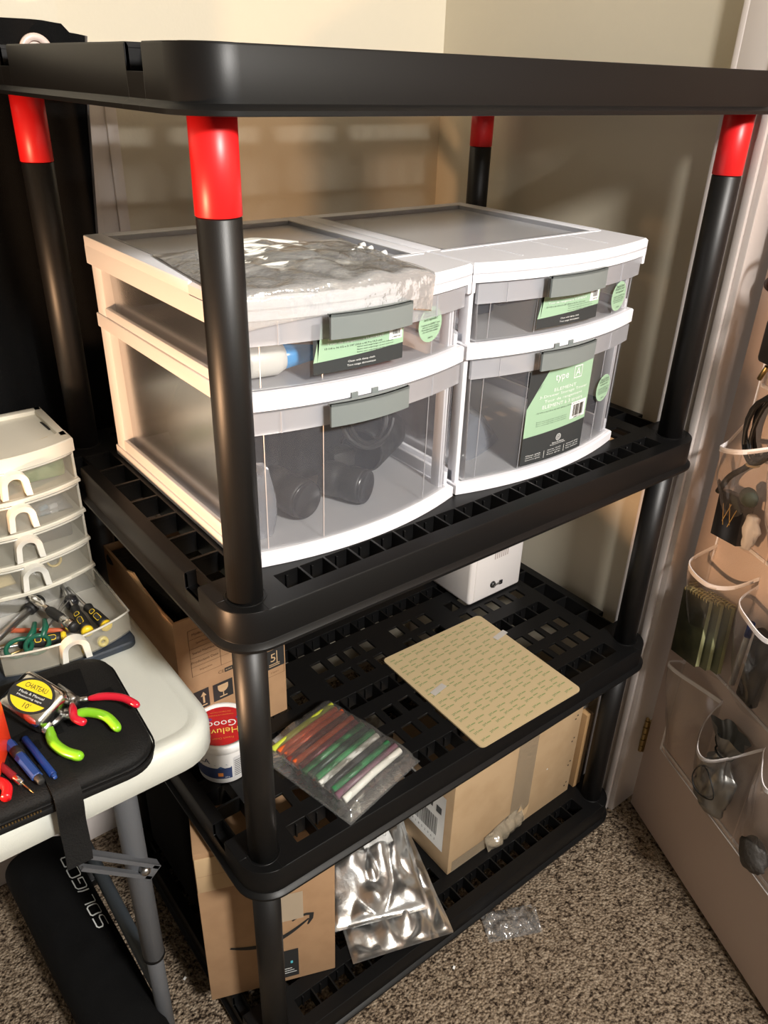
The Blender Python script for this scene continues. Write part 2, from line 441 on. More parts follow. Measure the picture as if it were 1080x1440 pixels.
# ------------------------------------------------------------------ shelving unit
Z4, Z3, Z2, Z1 = .065, .503, .941, 1.483
PX, PY, TH = .8192, .514, .052
SX0, SX1, SY0, SY1 = -.037, .857, -.040, .554
def deck():
    mb = MB()
    holes = []; cells = []
    for k in range(20):
        x = .0465+.0365*k
        cells.append((x, -.016, x+.0335, .016)); cells.append((x, .498, x+.0335, .530))
        cells.append((x, .155, x+.0335, .188)); cells.append((x, .326, x+.0335, .359))
        if k not in (5, 10, 14):
            for (ya, yb) in ((.042, .073), (.095, .127), (.218, .248), (.266, .296), (.387, .419), (.440, .472)):
                holes.append((x+.006, ya, x+.029, yb))
    for k in range(7):
        y = .047+.0600*k
        cells.append((-.018, y, .019, y+.056)); cells.append((.800, y, .837, y+.056))
    notch = []
    for yy in (.046, .432):
        notch += [(-.036, yy, -.0205, yy+.036), (.8405, yy, .856, yy+.036)]
    out = rrect(SX0, SY0, SX1, SY1, .045, 8)
    # the flat deck, without its four rounded corners
    grid_plate(mb, SX0+.045, SY0+.001, SX1-.045, SY1-.001, [h for h in holes+cells if h[0] > SX0+.046 and h[2] < SX1-.046] + [(.008, h[1], h[2], h[3]) for h in cells if h[0] < 0] + [(h[0], h[1], SX1-.045, h[3]) for h in cells if h[2] > SX1-.045], -.005, 0, BLACK)
    for sx in (0, 1):
        xa, xb = (SX0+.001, SX0+.045) if sx == 0 else (SX1-.045, SX1-.001)
        hs = [(max(c[0], xa-1), c[1], min(c[2], xb+1), c[3]) for c in cells if (c[0] < xb and c[2] > xa and (c[0] < 0 or c[0] > .79))] + [n_ for n_ in notch if xa-.001 < n_[0] < xb]
        hs = [(max(h[0], xa), h[1], min(h[2], xb), h[3]) for h in hs]
        grid_plate(mb, xa, SY0+.045, xb, SY1-.045, hs, -.005, 0, BLACK)
        for sy in (0, 1):
            cx = SX0+.045 if sx == 0 else SX1-.045; cy = SY0+.045 if sy == 0 else SY1-.045
            a0 = {(0, 0): 180, (1, 0): 270, (1, 1): 0, (0, 1): 90}[(sx, sy)]
            poly = [(cx, cy)]+[(cx+.0445*math.cos(math.radians(a0+90*i/8)), cy+.0445*math.sin(math.radians(a0+90*i/8))) for i in range(9)]
            mb.prism(poly, -.005, 0, BLACK)
    # cell walls hanging under the deck
    def wall(xa, ya, xb, yb, zb=-.030): mb.box((xa, ya, zb), (xb, yb, -.004), BLACK)
    w = .0015
    for (ya, yb) in ((-.016, .016), (.155, .188), (.326, .359), (.498, .530)):
        wall(.045, ya-.003, .778, ya); wall(.045, yb, .778, yb+.003)
        for k in range(21): wall(.0465+.0365*k-.003, ya, .0465+.0365*k, yb)
        for k in range(20): wall(.0465+.0365*k+.0155, yb-.004, .0465+.0365*k+.018, yb)
    for (xa, xb) in ((-.018, .019), (.800, .837)):
        wall(xa-.003, .044, xa, .47); wall(xb, .044, xb+.003, .47)
        for k in range(8): wall(xa, .044+.06*k, xb, .047+.06*k)
    for (ya, yb) in ((.030, .035), (.135, .139), (.255, .259), (.375, .379), (.482, .486)): wall(.02, ya, .80, yb, -.009)
    for (xa, ya, xb, yb) in notch: mb.box((xa, ya-.002, -.024), (xb, yb+.002, -.022), BLACK); wall(xa, ya-.002, xb, ya, -.024); wall(xa, yb, xb, yb+.002, -.024)
    for (xa, ya, xb, yb) in notch:
        if xa < 0: wall(xb, ya, xb+.002, yb, -.024)
        else: wall(xa-.002, ya, xa, yb, -.024)
    # rim: rounded skirt with a flared lip, lowered at the notches
    path = []
    n = len(out)
    for i in range(n):
        p, q = out[i], out[(i+1) % n]; path.append((p[0], p[1], 0))
        if abs(p[0]-q[0]) < 1e-6 and abs(p[1]-q[1]) > .2:      # a straight end: cut two notches
            ys = [.046, .082, .432, .468]
            if q[1] < p[1]: ys = ys[::-1]
            for a, (y1, y2) in enumerate(((ys[0], ys[1]), (ys[2], ys[3]))):
                path += [(p[0], y1, 0), (p[0], y1, 1), (p[0], y2, 1), (p[0], y2, 0)]
    P2 = [(p[0], p[1]) for p in path]; m_ = len(path); lays = []
    cxm, cym = (SX0+SX1)/2, (SY0+SY1)/2
    def offs(d):
        r = []
        o2 = rrect(SX0-d, SY0-d, SX1+d, SY1+d, max(.045+d, .01), 8); k = 0
        for (x, y, f) in path:
            # nearest offset: corners move with the arc, straight ends slide outwards
            if SY0+.045 <= y <= SY1-.045 and (abs(x-SX0) < 1e-6 or abs(x-SX1) < 1e-6):
                r.append((x-d if x < cxm else x+d, y))
            else:
                ccx = min(max(x, SX0+.045), SX1-.045); ccy = min(max(y, SY0+.045), SY1-.045)
                v = Vector((x-ccx, y-ccy)); v.normalize(); r.append((ccx+v.x*(.045+d), ccy+v.y*(.045+d)))
        return r
    for d_, z in ((-.004, -.003), (-.0025, 0), (-.001, -.0004), (0, -.002), (.0, -.0425), (.0045, -.0455), (.0065, -.0475), (.0065, -.0515), (.003, -.052), (-.004, -.052)):
        low = [(-.022 if (f and z > -.022) else z) for (_, _, f) in path]
        lays.append([(x, y, zz) for (x, y), zz in zip(offs(d_), low)])
    V = [p for l in lays for p in l]; F = []
    L = len(lays)
    for j in range(L):
        j2 = (j+1) % L
        for i in range(m_):
            k = (i+1) % m_; F.append((j*m_+i, j2*m_+i, j2*m_+k, j*m_+k))
    mb.add(V, F, BLACK, smooth=False)
    # sockets for the posts
    for x in (0, PX):
        for y in (0, PY): mb.lathe([(.0225, -.045), (.0225, .0006), (.0245, .0006), (.0252, -.002), (.0252, -.045)], BLACK, T(x, y, 0), n=28, cap=False)
    return mb
unit = thing('storage_shelf', (PX/2, PY/2, 0), 'tall black plastic four-tier shelving unit with red post tops in the corner', 'shelf')
dk = deck()
proto = None
base_v = [v.copy() for v in dk.v]
for i, z in enumerate((Z4, Z3, Z2, Z1)):
    if proto is None:
        dk.M = Matrix(); dk.v = [v+Vector((0, 0, z)) for v in base_v]
        proto = dk.build('shelf_deck', unit)
        bv = proto.modifiers.new('soft_edges', 'BEVEL'); bv.width = .0006; bv.segments = 1; bv.limit_method = 'ANGLE'; bv.angle_limit = math.radians(50)
    else:
        c = dup_part(proto, unit); c.location = (0, 0, z-Z4)
for (x, y) in ((0, 0), (PX, 0), (PX, PY), (0, PY)):
    for (za, zb) in ((Z4, Z3-.044), (Z3, Z2-.044)):
        MB().lathe([(.0208, za-.03), (.0208, zb+.02)], POSTM, T(x, y, 0), n=36).build('post', unit)
    MB().lathe([(.0205, Z2-.03), (.0205, 1.349), (.0195, 1.35)], POSTM, T(x, y, 0), n=36).build('post', unit)
    MB().lathe([(.0204, 1.3505), (.0211, 1.3512), (.0211, Z1-.03)], RED, T(x, y, 0), n=36).build('red_post_sleeve', unit, label='red post sleeve')
    MB().lathe([(.019, 0), (.021, .002), (.021, Z4-.046)], BLACK, T(x, y, 0), n=24).build('foot', unit)

# ------------------------------------------------------------------ the two clear drawer towers
def tower(loc, W, label, Dp=.40):
    root = thing('drawer_tower', loc, label, 'storage drawers', 'clear drawer towers on the shelf')
    X0 = T(*loc); B = .026
    def fy(x, b=B): 
        u = (2*x/W-1); return -b*(1-u*u)
    def outline(e0, e1, yb, b=B, n=16, yoff=0):
        return [(e0+(e1-e0)*i/n, fy(e0+(e1-e0)*i/n, b)+yoff) for i in range(n+1)] + [(e1, yb), (e0, yb)]
    # frame: corner posts, bottom rail, middle rail
    f = MB(X0)
    def ring(z0, z1, wd=.02, ex=0.0, fw=.02):
        o = outline(-ex, W+ex, Dp+ex, n=16, yoff=-ex)
        n = 17
        # front rail
        fr = o[:n]; inn = [(x, y+fw) for x, y in fr]
        f.prism(fr+inn[::-1], z0, z1, WHITE, ch=.002)
        for xa, xb in ((-ex, wd), (W-wd, W+ex)):
            f.box((xa, fy(0)+.01, z0), (xb, Dp+ex, z1), WHITE, r=.0015)
        f.box((0, Dp-wd, z0), (W, Dp+ex, z1), WHITE, r=.0015)
    ring(.0, .016, ex=.002); ring(.199, .219, ex=.002)
    for x in (0, W-.022):
        f.box((x, Dp-.034, .0), (x+.022, Dp, .30), WHITE, r=.003)
        f.box((x+.0, .004, .01), (x+.008, .022, .30), WHITE, r=.002)
    for sx in (0, W-.006): f.box((sx, .01, .016), (sx+.006, Dp-.03, .034), WHITE, r=.0015); f.box((sx, .01, .219), (sx+.006, Dp-.03, .232), WHITE, r=.0015)
    f.build('frame', root)
    # top
    t = MB(X0); o = outline(-.004, W+.004, Dp+.004, yoff=-.005, n=20)
    n = 21; fr = o[:n]
    hole_y0 = .085; hx = .022
    t.prism(fr+[(W+.004, hole_y0), (-.004, hole_y0)], .309, .323, WHITE, ch=.003)
    for xa, xb in ((-.004, hx), (W-hx, W+.004)): t.box((xa, hole_y0, .309), (xb, Dp+.004, .323), WHITE, r=.002)
    t.box((hx, Dp-.02, .309), (W-hx, Dp+.004, .323), WHITE, r=.002)
    inn = [(x, y+.004) for x, y in fr]
    t.prism(fr+inn[::-1], .299, .311, WHITE)
    for xa, xb in ((-.004, .002), (W-.002, W+.004)): t.box((xa, -.004, .286), (xb, Dp+.004, .311), WHITE, r=.001)
    for k in range(1, 4): t.box((W*k/4-.0006, .0, .3229), (W*k/4+.0006, hole_y0-.01, .3236), WHITE)
    t.box((.01, hole_y0-.012, .3229), (W-.01, hole_y0-.010, .3238), WHITE)
    lid = t.build('top', root)
    MB(X0).box((hx, hole_y0, .3145), (W-hx, Dp-.02, .3165), LIDP).build('top_panel', lid)
    p = MB(X0)
    for (xa, ya, xb, yb) in ((hx, hole_y0, hx+.004, Dp-.02), (W-hx-.004, hole_y0, W-hx, Dp-.02), (hx, hole_y0, W-hx, hole_y0+.004), (hx, Dp-.024, W-hx, Dp-.02)):
        p.box((xa, ya, .315), (xb, yb, .3225), CLEARB)
    p.build('panel_rim', lid)
    # drawers
    drs = []
    for (z0, z1) in ((.0172, .1975), (.2202, .2975)):
        d = MB(X0); e = .011; bt = .0
        def wal(x, z):  # slight taper towards the bottom
            return x
        def front(u, v): 
            x = e+(W-2*e)*u; tp = .006*(1-v); xx = W/2+(x-W/2)*(1-.02*(1-v)); return (xx, fy(x)+.003+tp*.6, z0+(z1-z0)*v)
        d.surf(front, 24, 6, CLEAR)
        for sx in (0, 1):
            d.surf(lambda u, v, sx=sx: (W/2+((e if sx == 0 else W-e)-W/2)*(1-.02*(1-v)), (fy(e)+.003)+(Dp-.03-fy(e))*(u if sx == 0 else 1-u), z0+(z1-z0)*v), 4, 2, CLEAR, smooth=False)
        d.surf(lambda u, v: (W-e-(W-2*e)*u, Dp-.03, z0+(z1-z0)*v), 2, 2, CLEAR, smooth=False)
        d.surf(lambda u, v: (e+(W-2*e)*u, fy(e+(W-2*e)*u)+.004+(Dp-.034-fy(e+(W-2*e)*u))*v, z0+.0012), 16, 4, clear('frosted_floor', (.74, .74, .76), .60, .3), smooth=False)
        # inner vertical stiffening lines
        for x in (W*.085, W*.30, W*.80, W*.94): d.tube([(x, fy(x)+.0035, z0+.004), (x, fy(x)+.0025, z1-.026)], .0006, CLEARB, n=6)
        dr = d.build('drawer', root)
        br = MB(X0)
        br.prism([(e*.6+(W-1.2*e)*i/20, fy(e*.6+(W-1.2*e)*i/20)-.0025) for i in range(21)]+[(e*.6+(W-1.2*e)*i/20, fy(e*.6+(W-1.2*e)*i/20)+.002) for i in range(20, -1, -1)], z1-.026, z1-.0005, CLEARB)
        for x in (W*.14, W*.33, W*.56, W*.8): br.box((x-.0008, fy(x)-.0034, z1-.026), (x+.0008, fy(x)-.002, z1-.001), CLEARB)
        br.build('drawer_brim', dr)
        hd = MB(X0); hw = .112; hx0 = W*.46-hw/2; ht = z1+.0045; yb = fy(W*.46)-.017
        n = 16
        def hp(u): return hx0+hw*u
        cr = [(hp(i/n), yb+.006*(2*i/n-1)**2-.004) for i in range(n+1)]
        for (dz0, dz1, oy) in ((-.027, 0, 0),):
            vs = []
            fr = [(x, y) for x, y in cr]; bk = [(x, y+.003) for x, y in cr]
            hd.prism(fr+bk[::-1], ht+dz0, ht+dz1, GREYH)
        ov = [(x, y) for x, y in cr]+[(hp(i/n), yb+.0025+.0035*(1-(2*i/n-1)**2)+.006*(2*i/n-1)**2) for i in range(n, -1, -1)]
        hd.prism(ov, ht-.003, ht, GREYH)
        for u in (.36, .62): hd.box((hp(u)-.0045, yb, ht-.010), (hp(u)+.0045, fy(W*.46)+.002, ht-.004), GREYH); hd.box((hp(u)-.0045, fy(W*.46)-.004, ht-.010), (hp(u)+.0045, fy(W*.46)-.002, ht+.003), GREYH)
        hd.build('handle', dr, label='grey plastic handle')
        drs.append((dr, z0, z1))
    return root, X0, W, fy, drs
def sticker_mb(X0, fy):
    """flat sticker artwork (x across, y up) bent onto the bowed drawer front"""
    return MB(X0, warp=lambda p: (p.x, fy(p.x)-.0006-p.z, p.y))
def small_label(X0, fy, dr, x0, z0, w, h, big=False):
    s = sticker_mb(X0, fy)
    def nq(xa, ya, xb, yb, m, z): s.quad(xa, ya, xb, yb, m, z, nx=24)
    nq(x0, z0, x0+w, z0+h, DARKL, 0)
    if not big:
        # green field with a slanted left edge and a rising lower edge
        vs = []; n = 24; lo = z0+h*.24
        for i in range(n+1):
            u = i/n; xa = x0+w*u
            vs += [(xa, lo+h*.10*u, .0004), (xa if u > .0 else x0+.0, z0+h, .0004)]
        vs[1] = (x0+w*.08, z0+h, .0004)
        s.add(vs, [(2*i, 2*i+2, 2*i+3, 2*i+1) for i in range(n)], GREEN)
        s.text('type A', x0+w*.42, z0+h*.86, PRINTW, h=h*.13, z=.0010)
        s.text('ELEMENT Medium Storage Drawer', x0+w*.42, z0+h*.66, PRINTW, h=h*.055, w=w*.55, z=.0010)
        s.text('Tour de rangement ELEMENT', x0+w*.44, z0+h*.58, PRINTW, h=h*.06, w=w*.62, z=.0010)
        s.text('13 1/4 x 16 1/2 x 5 1/4" (33,6 x 41,9 x 13,3 cm)', x0+w*.42, z0+h*.49, DARKL, h=h*.05, w=w*.62, z=.0010)
        for k in range(3): s.text('Retirer avant usage lavage a la main seulement', x0+w*.66, z0+h*(.46-.055*k)-h*.02, DARKL, h=h*.035, w=w*.42, z=.0010)
        s.text('Clean with damp cloth', x0+w*.50, z0+h*.17, PRINTW, h=h*.05, w=w*.30, z=.0010)
        s.text('Tout usage domestique', x0+w*.50, z0+h*.09, PRINTW, h=h*.05, w=w*.32, z=.0010)
        nq(x0+w*.82, z0+h*.45, x0+w*.98, z0+h*.98, PRINTW, .0007)
        s.bars(x0+w*.86, z0+h*.55, x0+w*.95, z0+h*.93, PRINTK, z=.0013, n=20)
        s.text('L488738', x0+w*.905, z0+h*.50, PRINTK, h=h*.035, w=w*.1, z=.0013)
    else:
        n = 24; vs = []
        for i in range(n+1):
            u = i/n; xa = x0+w*u
            vs += [(xa, z0+h*(.30+.03*u), .0004), (xa, z0+h*.60, .0004)]
        s.add(vs, [(2*i, 2*i+2, 2*i+3, 2*i+1) for i in range(n)], GREEN)
        vs = []
        for i in range(n+1):
            u = i/n; xb = x0+w*u; xt = x0+w*(.30+.70*u)
            vs += [(xb, z0+h*.60, .0004), (xt, z0+h, .0004)]
        s.add(vs, [(2*i, 2*i+2, 2*i+3, 2*i+1) for i in range(n)], GREEN)
        s.text('type', x0+w*.47, z0+h*.855, PRINTW, h=h*.085, z=.0010)
        ax = x0+w*.735; az = z0+h*.872; q = h*.062
        for (a, b_, c, d_) in ((-q, -q, q, -q+.0012), (-q, q-.0012, q, q), (-q, -q, -q+.0012, q), (q-.0012, -q, q, q)): s.quad(ax+a, az+b_, ax+c, az+d_, PRINTW, .0010)
        s.text('A', ax, az, PRINTW, h=h*.08, z=.0010)
        for k, (tx, hh) in enumerate((('ELEMENT', .032), ('3-Drawer Storage Tower', .036), ('Tour de rangement', .036), ('ELEMENT à 3 tiroirs', .036))):
            s.text(tx, x0+w*.55, z0+h*(.745-.052*k), PRINTW, h=h*hh, w=w*(.36, .78, .62, .66)[k], z=.0010)
        s.text('12 1/4 x 16 1/2 x 16 1/2" (33,6 x 41,9 x 41,9 cm)', x0+w*.50, z0+h*.535, DARKL, h=h*.018, w=w*.70, z=.0010)
        nq(x0+w*.70, z0+h*.37, x0+w*.97, z0+h*.55, PRINTW, .0007)
        s.bars(x0+w*.74, z0+h*.395, x0+w*.93, z0+h*.52, PRINTK, z=.0013, n=26)
        s.text('488737', x0+w*.835, z0+h*.382, PRINTK, h=h*.014, w=w*.15, z=.0013)
        for k in range(3): s.text('Retirer avant usage lavage a la main seulement', x0+w*.40, z0+h*(.44-.02*k), DARKL, h=h*.011, w=w*.48, z=.0010)
        cx, cz = x0+w*.55, z0+h*.215
        for r in (.0055, .0038, .002):
            pts = [(cx+r*math.cos(2*PI*i/20), cz+r*math.sin(2*PI*i/20)) for i in range(20)]; pi_ = [(cx+(r-.0006)*math.cos(2*PI*i/20), cz+(r-.0006)*math.sin(2*PI*i/20)) for i in range(20)]
            s.add([(a, b_, .0006) for a, b_ in pts+pi_], [(i, (i+1) % 20, 20+(i+1) % 20, 20+i) for i in range(20)], PRINTW)
        s.text('Stackable', cx, z0+h*.165, PRINTW, h=h*.014, w=w*.2, z=.0010); s.text('Superposable', cx, z0+h*.145, PRINTW, h=h*.014, w=w*.25, z=.0010)
        for k, u in enumerate((.17, .5, .82)):
            for j in range(3): s.text(('Clean with', 'damp cloth', 'Smooth glide', 'Easy grip', 'Use indoors')[(k+j) % 5], x0+w*u, z0+h*(.10-.024*j), PRINTW, h=h*.014, w=w*.22, z=.0010)
        for u in (.335, .665): s.quad(x0+w*u, z0+h*.03, x0+w*u+.0006, z0+h*.11, PRINTW, .0010)
    s.build('label', dr, label='green and charcoal product label')
def round_sticker(X0, fy, dr, cx, cz, r):
    s = sticker_mb(X0, fy)
    s.add([(cx, cz, .0002)]+[(cx+r*math.cos(2*PI*i/32), cz+r*math.sin(2*PI*i/32), .0002) for i in range(32)], [(0, i+1, (i+1) % 32+1) for i in range(32)], GREEN)
    for k, (tx, w_, h_) in enumerate((('Stack & Store!', 1.15, .2), ('Empiler pour', 1.3, .19), ('entreposer!', 1.15, .19), ('Customize the ELEMENT Tower', 1.6, .10), ('with our modular drawers', 1.4, .10), ('Personnalisez la tour ELEMENT', 1.5, .10), ('avec notre choix modulaire', 1.3, .10), ('L488738', .4, .09))):
        s.text(tx, cx, cz+r*(.70-.2*k if k < 3 else (.04-.13*(k-3) if k < 7 else -.72)), PRINTK if k < 3 else DARKL, h=r*h_, w=r*w_, z=.0010)
    s.build('round_sticker', dr, label='round pale green sticker')
L = (.028, .045, Z2+.0006); R_ = (.3655, .045, Z2+.0006)
t1, X1, W1, fy1, dr1 = tower(L, .328, 'left clear drawer tower with white frame, a plastic bag lying on its lid')
t2, X2, W2, fy2, dr2 = tower(R_, .346, 'right clear drawer tower with white frame and a tall green label, its lid bare')
small_label(X1, fy1, dr1[1][0], .085, .232, .122, .056); round_sticker(X1, fy1, dr1[1][0], .254, .263, .0215)
small_label(X2, fy2, dr2[1][0], .103, .229, .123, .056); round_sticker(X2, fy2, dr2[1][0], .284, .249, .0215)
small_label(X2, fy2, dr2[0][0], .104, .024, .134, .148, True); round_sticker(X2, fy2, dr2[0][0], .284, .108, .0215)

# ------------------------------------------------------------------ what lies in the towers
BLK2 = mat('black_gloss', (.012, .012, .014), .25)
DARKG = mat('dark_bag', (.010, .011, .013), .4, bump=.5, bscale=40)
zL = Z2+.0195; zU = Z2+.2225
# upper left drawer
b = thing('squeeze_bottle', (.055, .085, zU), 'white squeeze bottle with translucent blue cap lying in the upper left drawer', 'bottle')
Xb = T(.045, .078, zU+.021) @ RZ(-8) @ RY(90)
MB(Xb).lathe([(.0001, -.0), (.017, .0), (.019, .004), (.019, .048), (.012, .062)], mat('milky_bottle', (.80, .77, .70), .4), n=28).build('body', b)
MB(Xb).lathe([(.0135, .054), (.0145, .056), (.0085, .096), (.0001, .097)], mat('blue_cap', (.08, .36, .75), .25), n=24).build('cap', b)
r = thing('tape_roll', (.108, .16, zU), 'roll of wide tape standing behind the blue capped bottle', 'tape')
MB(T(.108, .16, zU+.032) @ RZ(25) @ RX(90)).lathe([(.021, -.02), (.032, -.02), (.032, .02), (.021, .02), (.021, -.02)], mat('maroon_tape', (.12, .04, .05), .4), cap=False).build('tape_band', r)
MB(T(.108, .16, zU+.032) @ RZ(25) @ RX(90)).lathe([(.019, -.0205), (.0212, -.0205), (.0212, .0205), (.019, .0205), (.019, -.0205)], mat('clear_core', (.55, .52, .47), .4), cap=False).build('core', r)
r = thing('red_tin', (.285, .16, zU), 'red and black tin standing behind the round sticker of the upper left drawer', 'tin')
MB(T(.285, .14, zU)).lathe([(.034, 0), (.034, .045)], RED, n=28).build('body', r)
MB(T(.285, .14, zU)).lathe([(.0352, .045), (.0352, .056), (.0001, .057)], PRINTK, n=28).build('tin_lid', r)
MB().box((.215, .13, zU), (.248, .22, zU+.055), PRINTK, r=.003).build('small_box', label='small black box between the red tin and the green label', cat='box')
# lower left drawer: lenses, camera bag, cables
def lens(x, y, rz, r, Ln, label):
    t = thing('camera_lens', (x, y, zL), label, 'lens', None)
    X = T(x, y, zL+r+.001) @ RZ(rz) @ RX(90)
    MB(X).lathe([(r*.9, -Ln/2), (r, -Ln/2+.004), (r, -Ln*.1), (r*.94, -Ln*.08), (r*.94, Ln*.1), (r, Ln*.12), (r, Ln/2-.003), (r*.95, Ln/2)], RUBBER, n=32).build('barrel', t)
    MB(X).lathe([(.0001, Ln/2+.0005), (r*.8, Ln/2+.0005), (r*.86, Ln/2+.003), (r*.95, Ln/2+.003), (r*.95, Ln/2-.002)], BLK2, n=32, cap=False).build('glass_front', t)
lens(.128, .115, 10, .026, .07, 'black lens lying leftmost at the front of the lower left drawer')
lens(.208, .098, 25, .024, .06, 'black lens lying in the middle of the lower left drawer behind the handle')
lens(.312, .17, -60, .034, .09, 'largest black lens lying at the right end of the lower left drawer')
def lump(name, c, w, l, h, m, seed, label, cat, rz=0, freq=14):
    mb = MB(T(*c) @ RZ(rz))
    def fn(u, v):
        a = 2*PI*u; k = math.sin(PI*min(.999, v*.5+.0)); 
        rr = max(0, math.cos(v*PI/2))**.22; n = 1+.22*nz(math.cos(a)+seed, math.sin(a), v*2, 1.6)
        return (w/2*rr*n*math.copysign(abs(math.cos(a))**.6, math.cos(a)), l/2*rr*n*math.copysign(abs(math.sin(a))**.6, math.sin(a)), h*math.sin(v*PI/2)**1.0*(1+.15*nz(math.cos(a)*2, math.sin(a)*2, seed, 2)))
    mb.surf(fn, 36, 14, m, wrapu=True); mb.prism([(w/2*.9*math.cos(2*PI*i/16), l/2*.9*math.sin(2*PI*i/16)) for i in range(16)], 0, .004, m)
    return mb.build(name, label=label, cat=cat)
lump('camera_bag', (.108, .245, zL), .11, .17, .145, mat('slate_fabric', (.006, .007, .010), .8), 3, 'dark padded bag at the left back of the lower left drawer', 'bag')
lump('cloth_pouch', (.235, .25, zL), .13, .15, .135, DARKG, 8, 'grey black pouch standing in the middle of the lower left drawer', 'bag')
def coil(name, c, r, wire, m, label, cat, n=4, tilt=(70, 0, 20), seed=1, sq=1.0):
    q = random.Random(seed); pts = []
    for i in range(n*20):
        a = 2*PI*i/20; rr = r*(1+.10*math.sin(a*.37+seed)); pts.append((rr*math.cos(a), rr*sq*math.sin(a), .004*math.sin(a*1.3)+.0035*(i/20-n/2)))
    X = T(*c) @ RZ(tilt[2]) @ RX(tilt[0])
    mb = MB(X); mb.tube(pts, wire, m, n=8); return mb
mb = coil('power_cable', (.268, .13, zL+.088), .042, .0035, RUBBER, '', '', n=4, tilt=(65, 0, 15), seed=4, sq=.8)
mb.M = Matrix(); mb.box((.220, .140, zL), (.258, .168, zL+.045), RUBBER, r=.005)
mb.build('power_adapter', label='black power adapter with coiled cable in the right half of the lower left drawer', cat='adapter')
lump('crumpled_wrapper', (.066, .10, zL), .05, .06, .085, clear('grey_wrap', (.30, .31, .34), .6, .2, bump=1, bscale=50), 12, 'grey crumpled wrapper at the far left front of the lower left drawer', 'wrapper', freq=30)
# right tower
lump('dark_cloth_bag', (.455, .29, zL), .13, .18, .14, mat('dark_blue_grey_fabric', (.007, .008, .012), .7), 21, 'dark bag filling the left of the lower right drawer', 'bag')
mb = MB(T(.475, .118, zL) @ RZ(20)); pillow(mb, .12, .10, .035, clear('smoky_bag', (.28, .30, .34), .6, .2, bump=.6, bscale=40), RX(35) @ T(0, .03, .0), seed=2)
mb.build('zip_bag', label='smoky plastic zip bag at the front of the lower right drawer', cat='bag')
MB(T(0, 0, 0)).box((.40, .13, zU), (.50, .36, zU+.058), mat('dark_grey_case', (.022, .024, .030), .6), r=.008).build('soft_case', label='dark grey case at the left of the upper right drawer', cat='case')
MB().box((.53, .15, zU), (.62, .33, zU+.04), mat('mid_grey_case', (.12, .12, .12), .6), r=.006).build('slim_case', label='grey case behind the label of the upper right drawer', cat='case')

# plastic bag of tubes on the left lid
zT = Z2+.3248
bag = thing('plastic_bag', (.15, .13, zT), 'clear plastic bag with white tubing lying on the left tower lid', 'bag')
def drape(p):
    fr = .045-.006-.026*(1-(2*(p.x-.028)/.328-1)**2)
    return p if p.y > fr else Vector((p.x, fr-.0012-.10*max(0, p.z-zT), p.z-.95*(fr-p.y)))
mb = MB(T(.160, .122, zT+.0008) @ RZ(-6))
pillow(mb, .26, .27, .014, clear('bag_film', (.86, .85, .84), .30, .16, bump=.8, bscale=55, gloss=.25), Matrix(), seed=5, amp=.5, nu=44, nv=44, seal=.02, freq=16, creases=.012, post=drape)
mb.build('film', bag)
q = random.Random(11)
for i in range(16):
    x0 = .075+q.uniform(0, .10); y0 = .10+i*.011; L_ = q.uniform(.07, .13)
    pts = smooth_path([(x0, y0, zT+.0045), (x0+L_*.5, y0+q.uniform(-.012, .012), zT+.0075+q.uniform(0, .003)), (x0+L_, y0-.012+q.uniform(-.014, .010), zT+.0045)], 5)
    MB().tube(pts, .0026, mat('white_tubing', (.80, .78, .70), .3), n=8).build('tubing', bag)
for (x, y) in ((.272, .158), (.265, .145), (.284, .152), (.289, .175), (.216, .104), (.281, .120), (.252, .146)):
    MB(T(x, y, zT+.005) @ RZ(20) @ RX(70)).lathe([(.0016, -.004), (.0036, -.004), (.0036, .004), (.0016, .004), (.0016, -.004)], mat('clear_tube_end', (.85, .84, .80), .2), n=14, cap=False).build('tube_end', bag)

# ------------------------------------------------------------------ third tier
# big open carton with black foam
c = thing('open_carton', (.085, .36, Z3), 'open brown carton with fragile symbols and black foam inside, on the third tier', 'box')
x0, x1, y0, y1, zt = -.006, .177, .222, .49, .765
mb = MB(); open_box(mb, x0, y0, Z3+.0008, x1, y1, zt, .004, CARD); mb.build('carton_body', c)
fl = MB(); fl.add([(x0, y0+.09, zt), (x0, y0+.14, zt), (x0-.012, y0+.13, zt+.028), (x0-.010, y0+.11, zt+.034), (x0+.003, y0+.09, zt), (x0+.003, y0+.14, zt), (x0-.009, y0+.13, zt+.028), (x0-.007, y0+.11, zt+.034)], [(0, 1, 2, 3), (7, 6, 5, 4), (0, 4, 5, 1), (1, 5, 6, 2), (2, 6, 7, 3), (3, 7, 4, 0)], CARDL)
fl.build('torn_flap', c)
fl = MB(); fl.add([(x0, y0+.02, zt), (x0, y0+.085, zt), (x0-.008, y0+.08, zt+.022), (x0-.004, y0+.03, zt+.006), (x0+.003, y0+.02, zt), (x0+.003, y0+.085, zt), (x0-.005, y0+.08, zt+.022), (x0-.001, y0+.03, zt+.006)], [(0, 1, 2, 3), (7, 6, 5, 4), (0, 4, 5, 1), (1, 5, 6, 2), (2, 6, 7, 3), (3, 7, 4, 0)], CARD)
fl.build('torn_flap', c)
mb = MB(T(0, y0-.0006, 0) @ Matrix(((1, 0, 0, 0), (0, 0, -1, 0), (0, 1, 0, 0), (0, 0, 0, 1))))   # x right, y up, on the front face
PB = mat('brown_print', (.14, .075, .035), .8)
def lineh(xa, xb, z, w_=.0006): mb.quad(xa, z, xb, z+w_, PB)
def linev(x, za, zb, w_=.0006): mb.quad(x, za, x+w_, zb, PB)
for i, tx in enumerate(('Model Name', 'Specification', 'Serial Number', 'Production Date', 'Inspection')):
    z = .743-.0172*i
    mb.text(tx, .038, z-.0085, PB, h=.0046)
    lineh(.0145, .125, z)
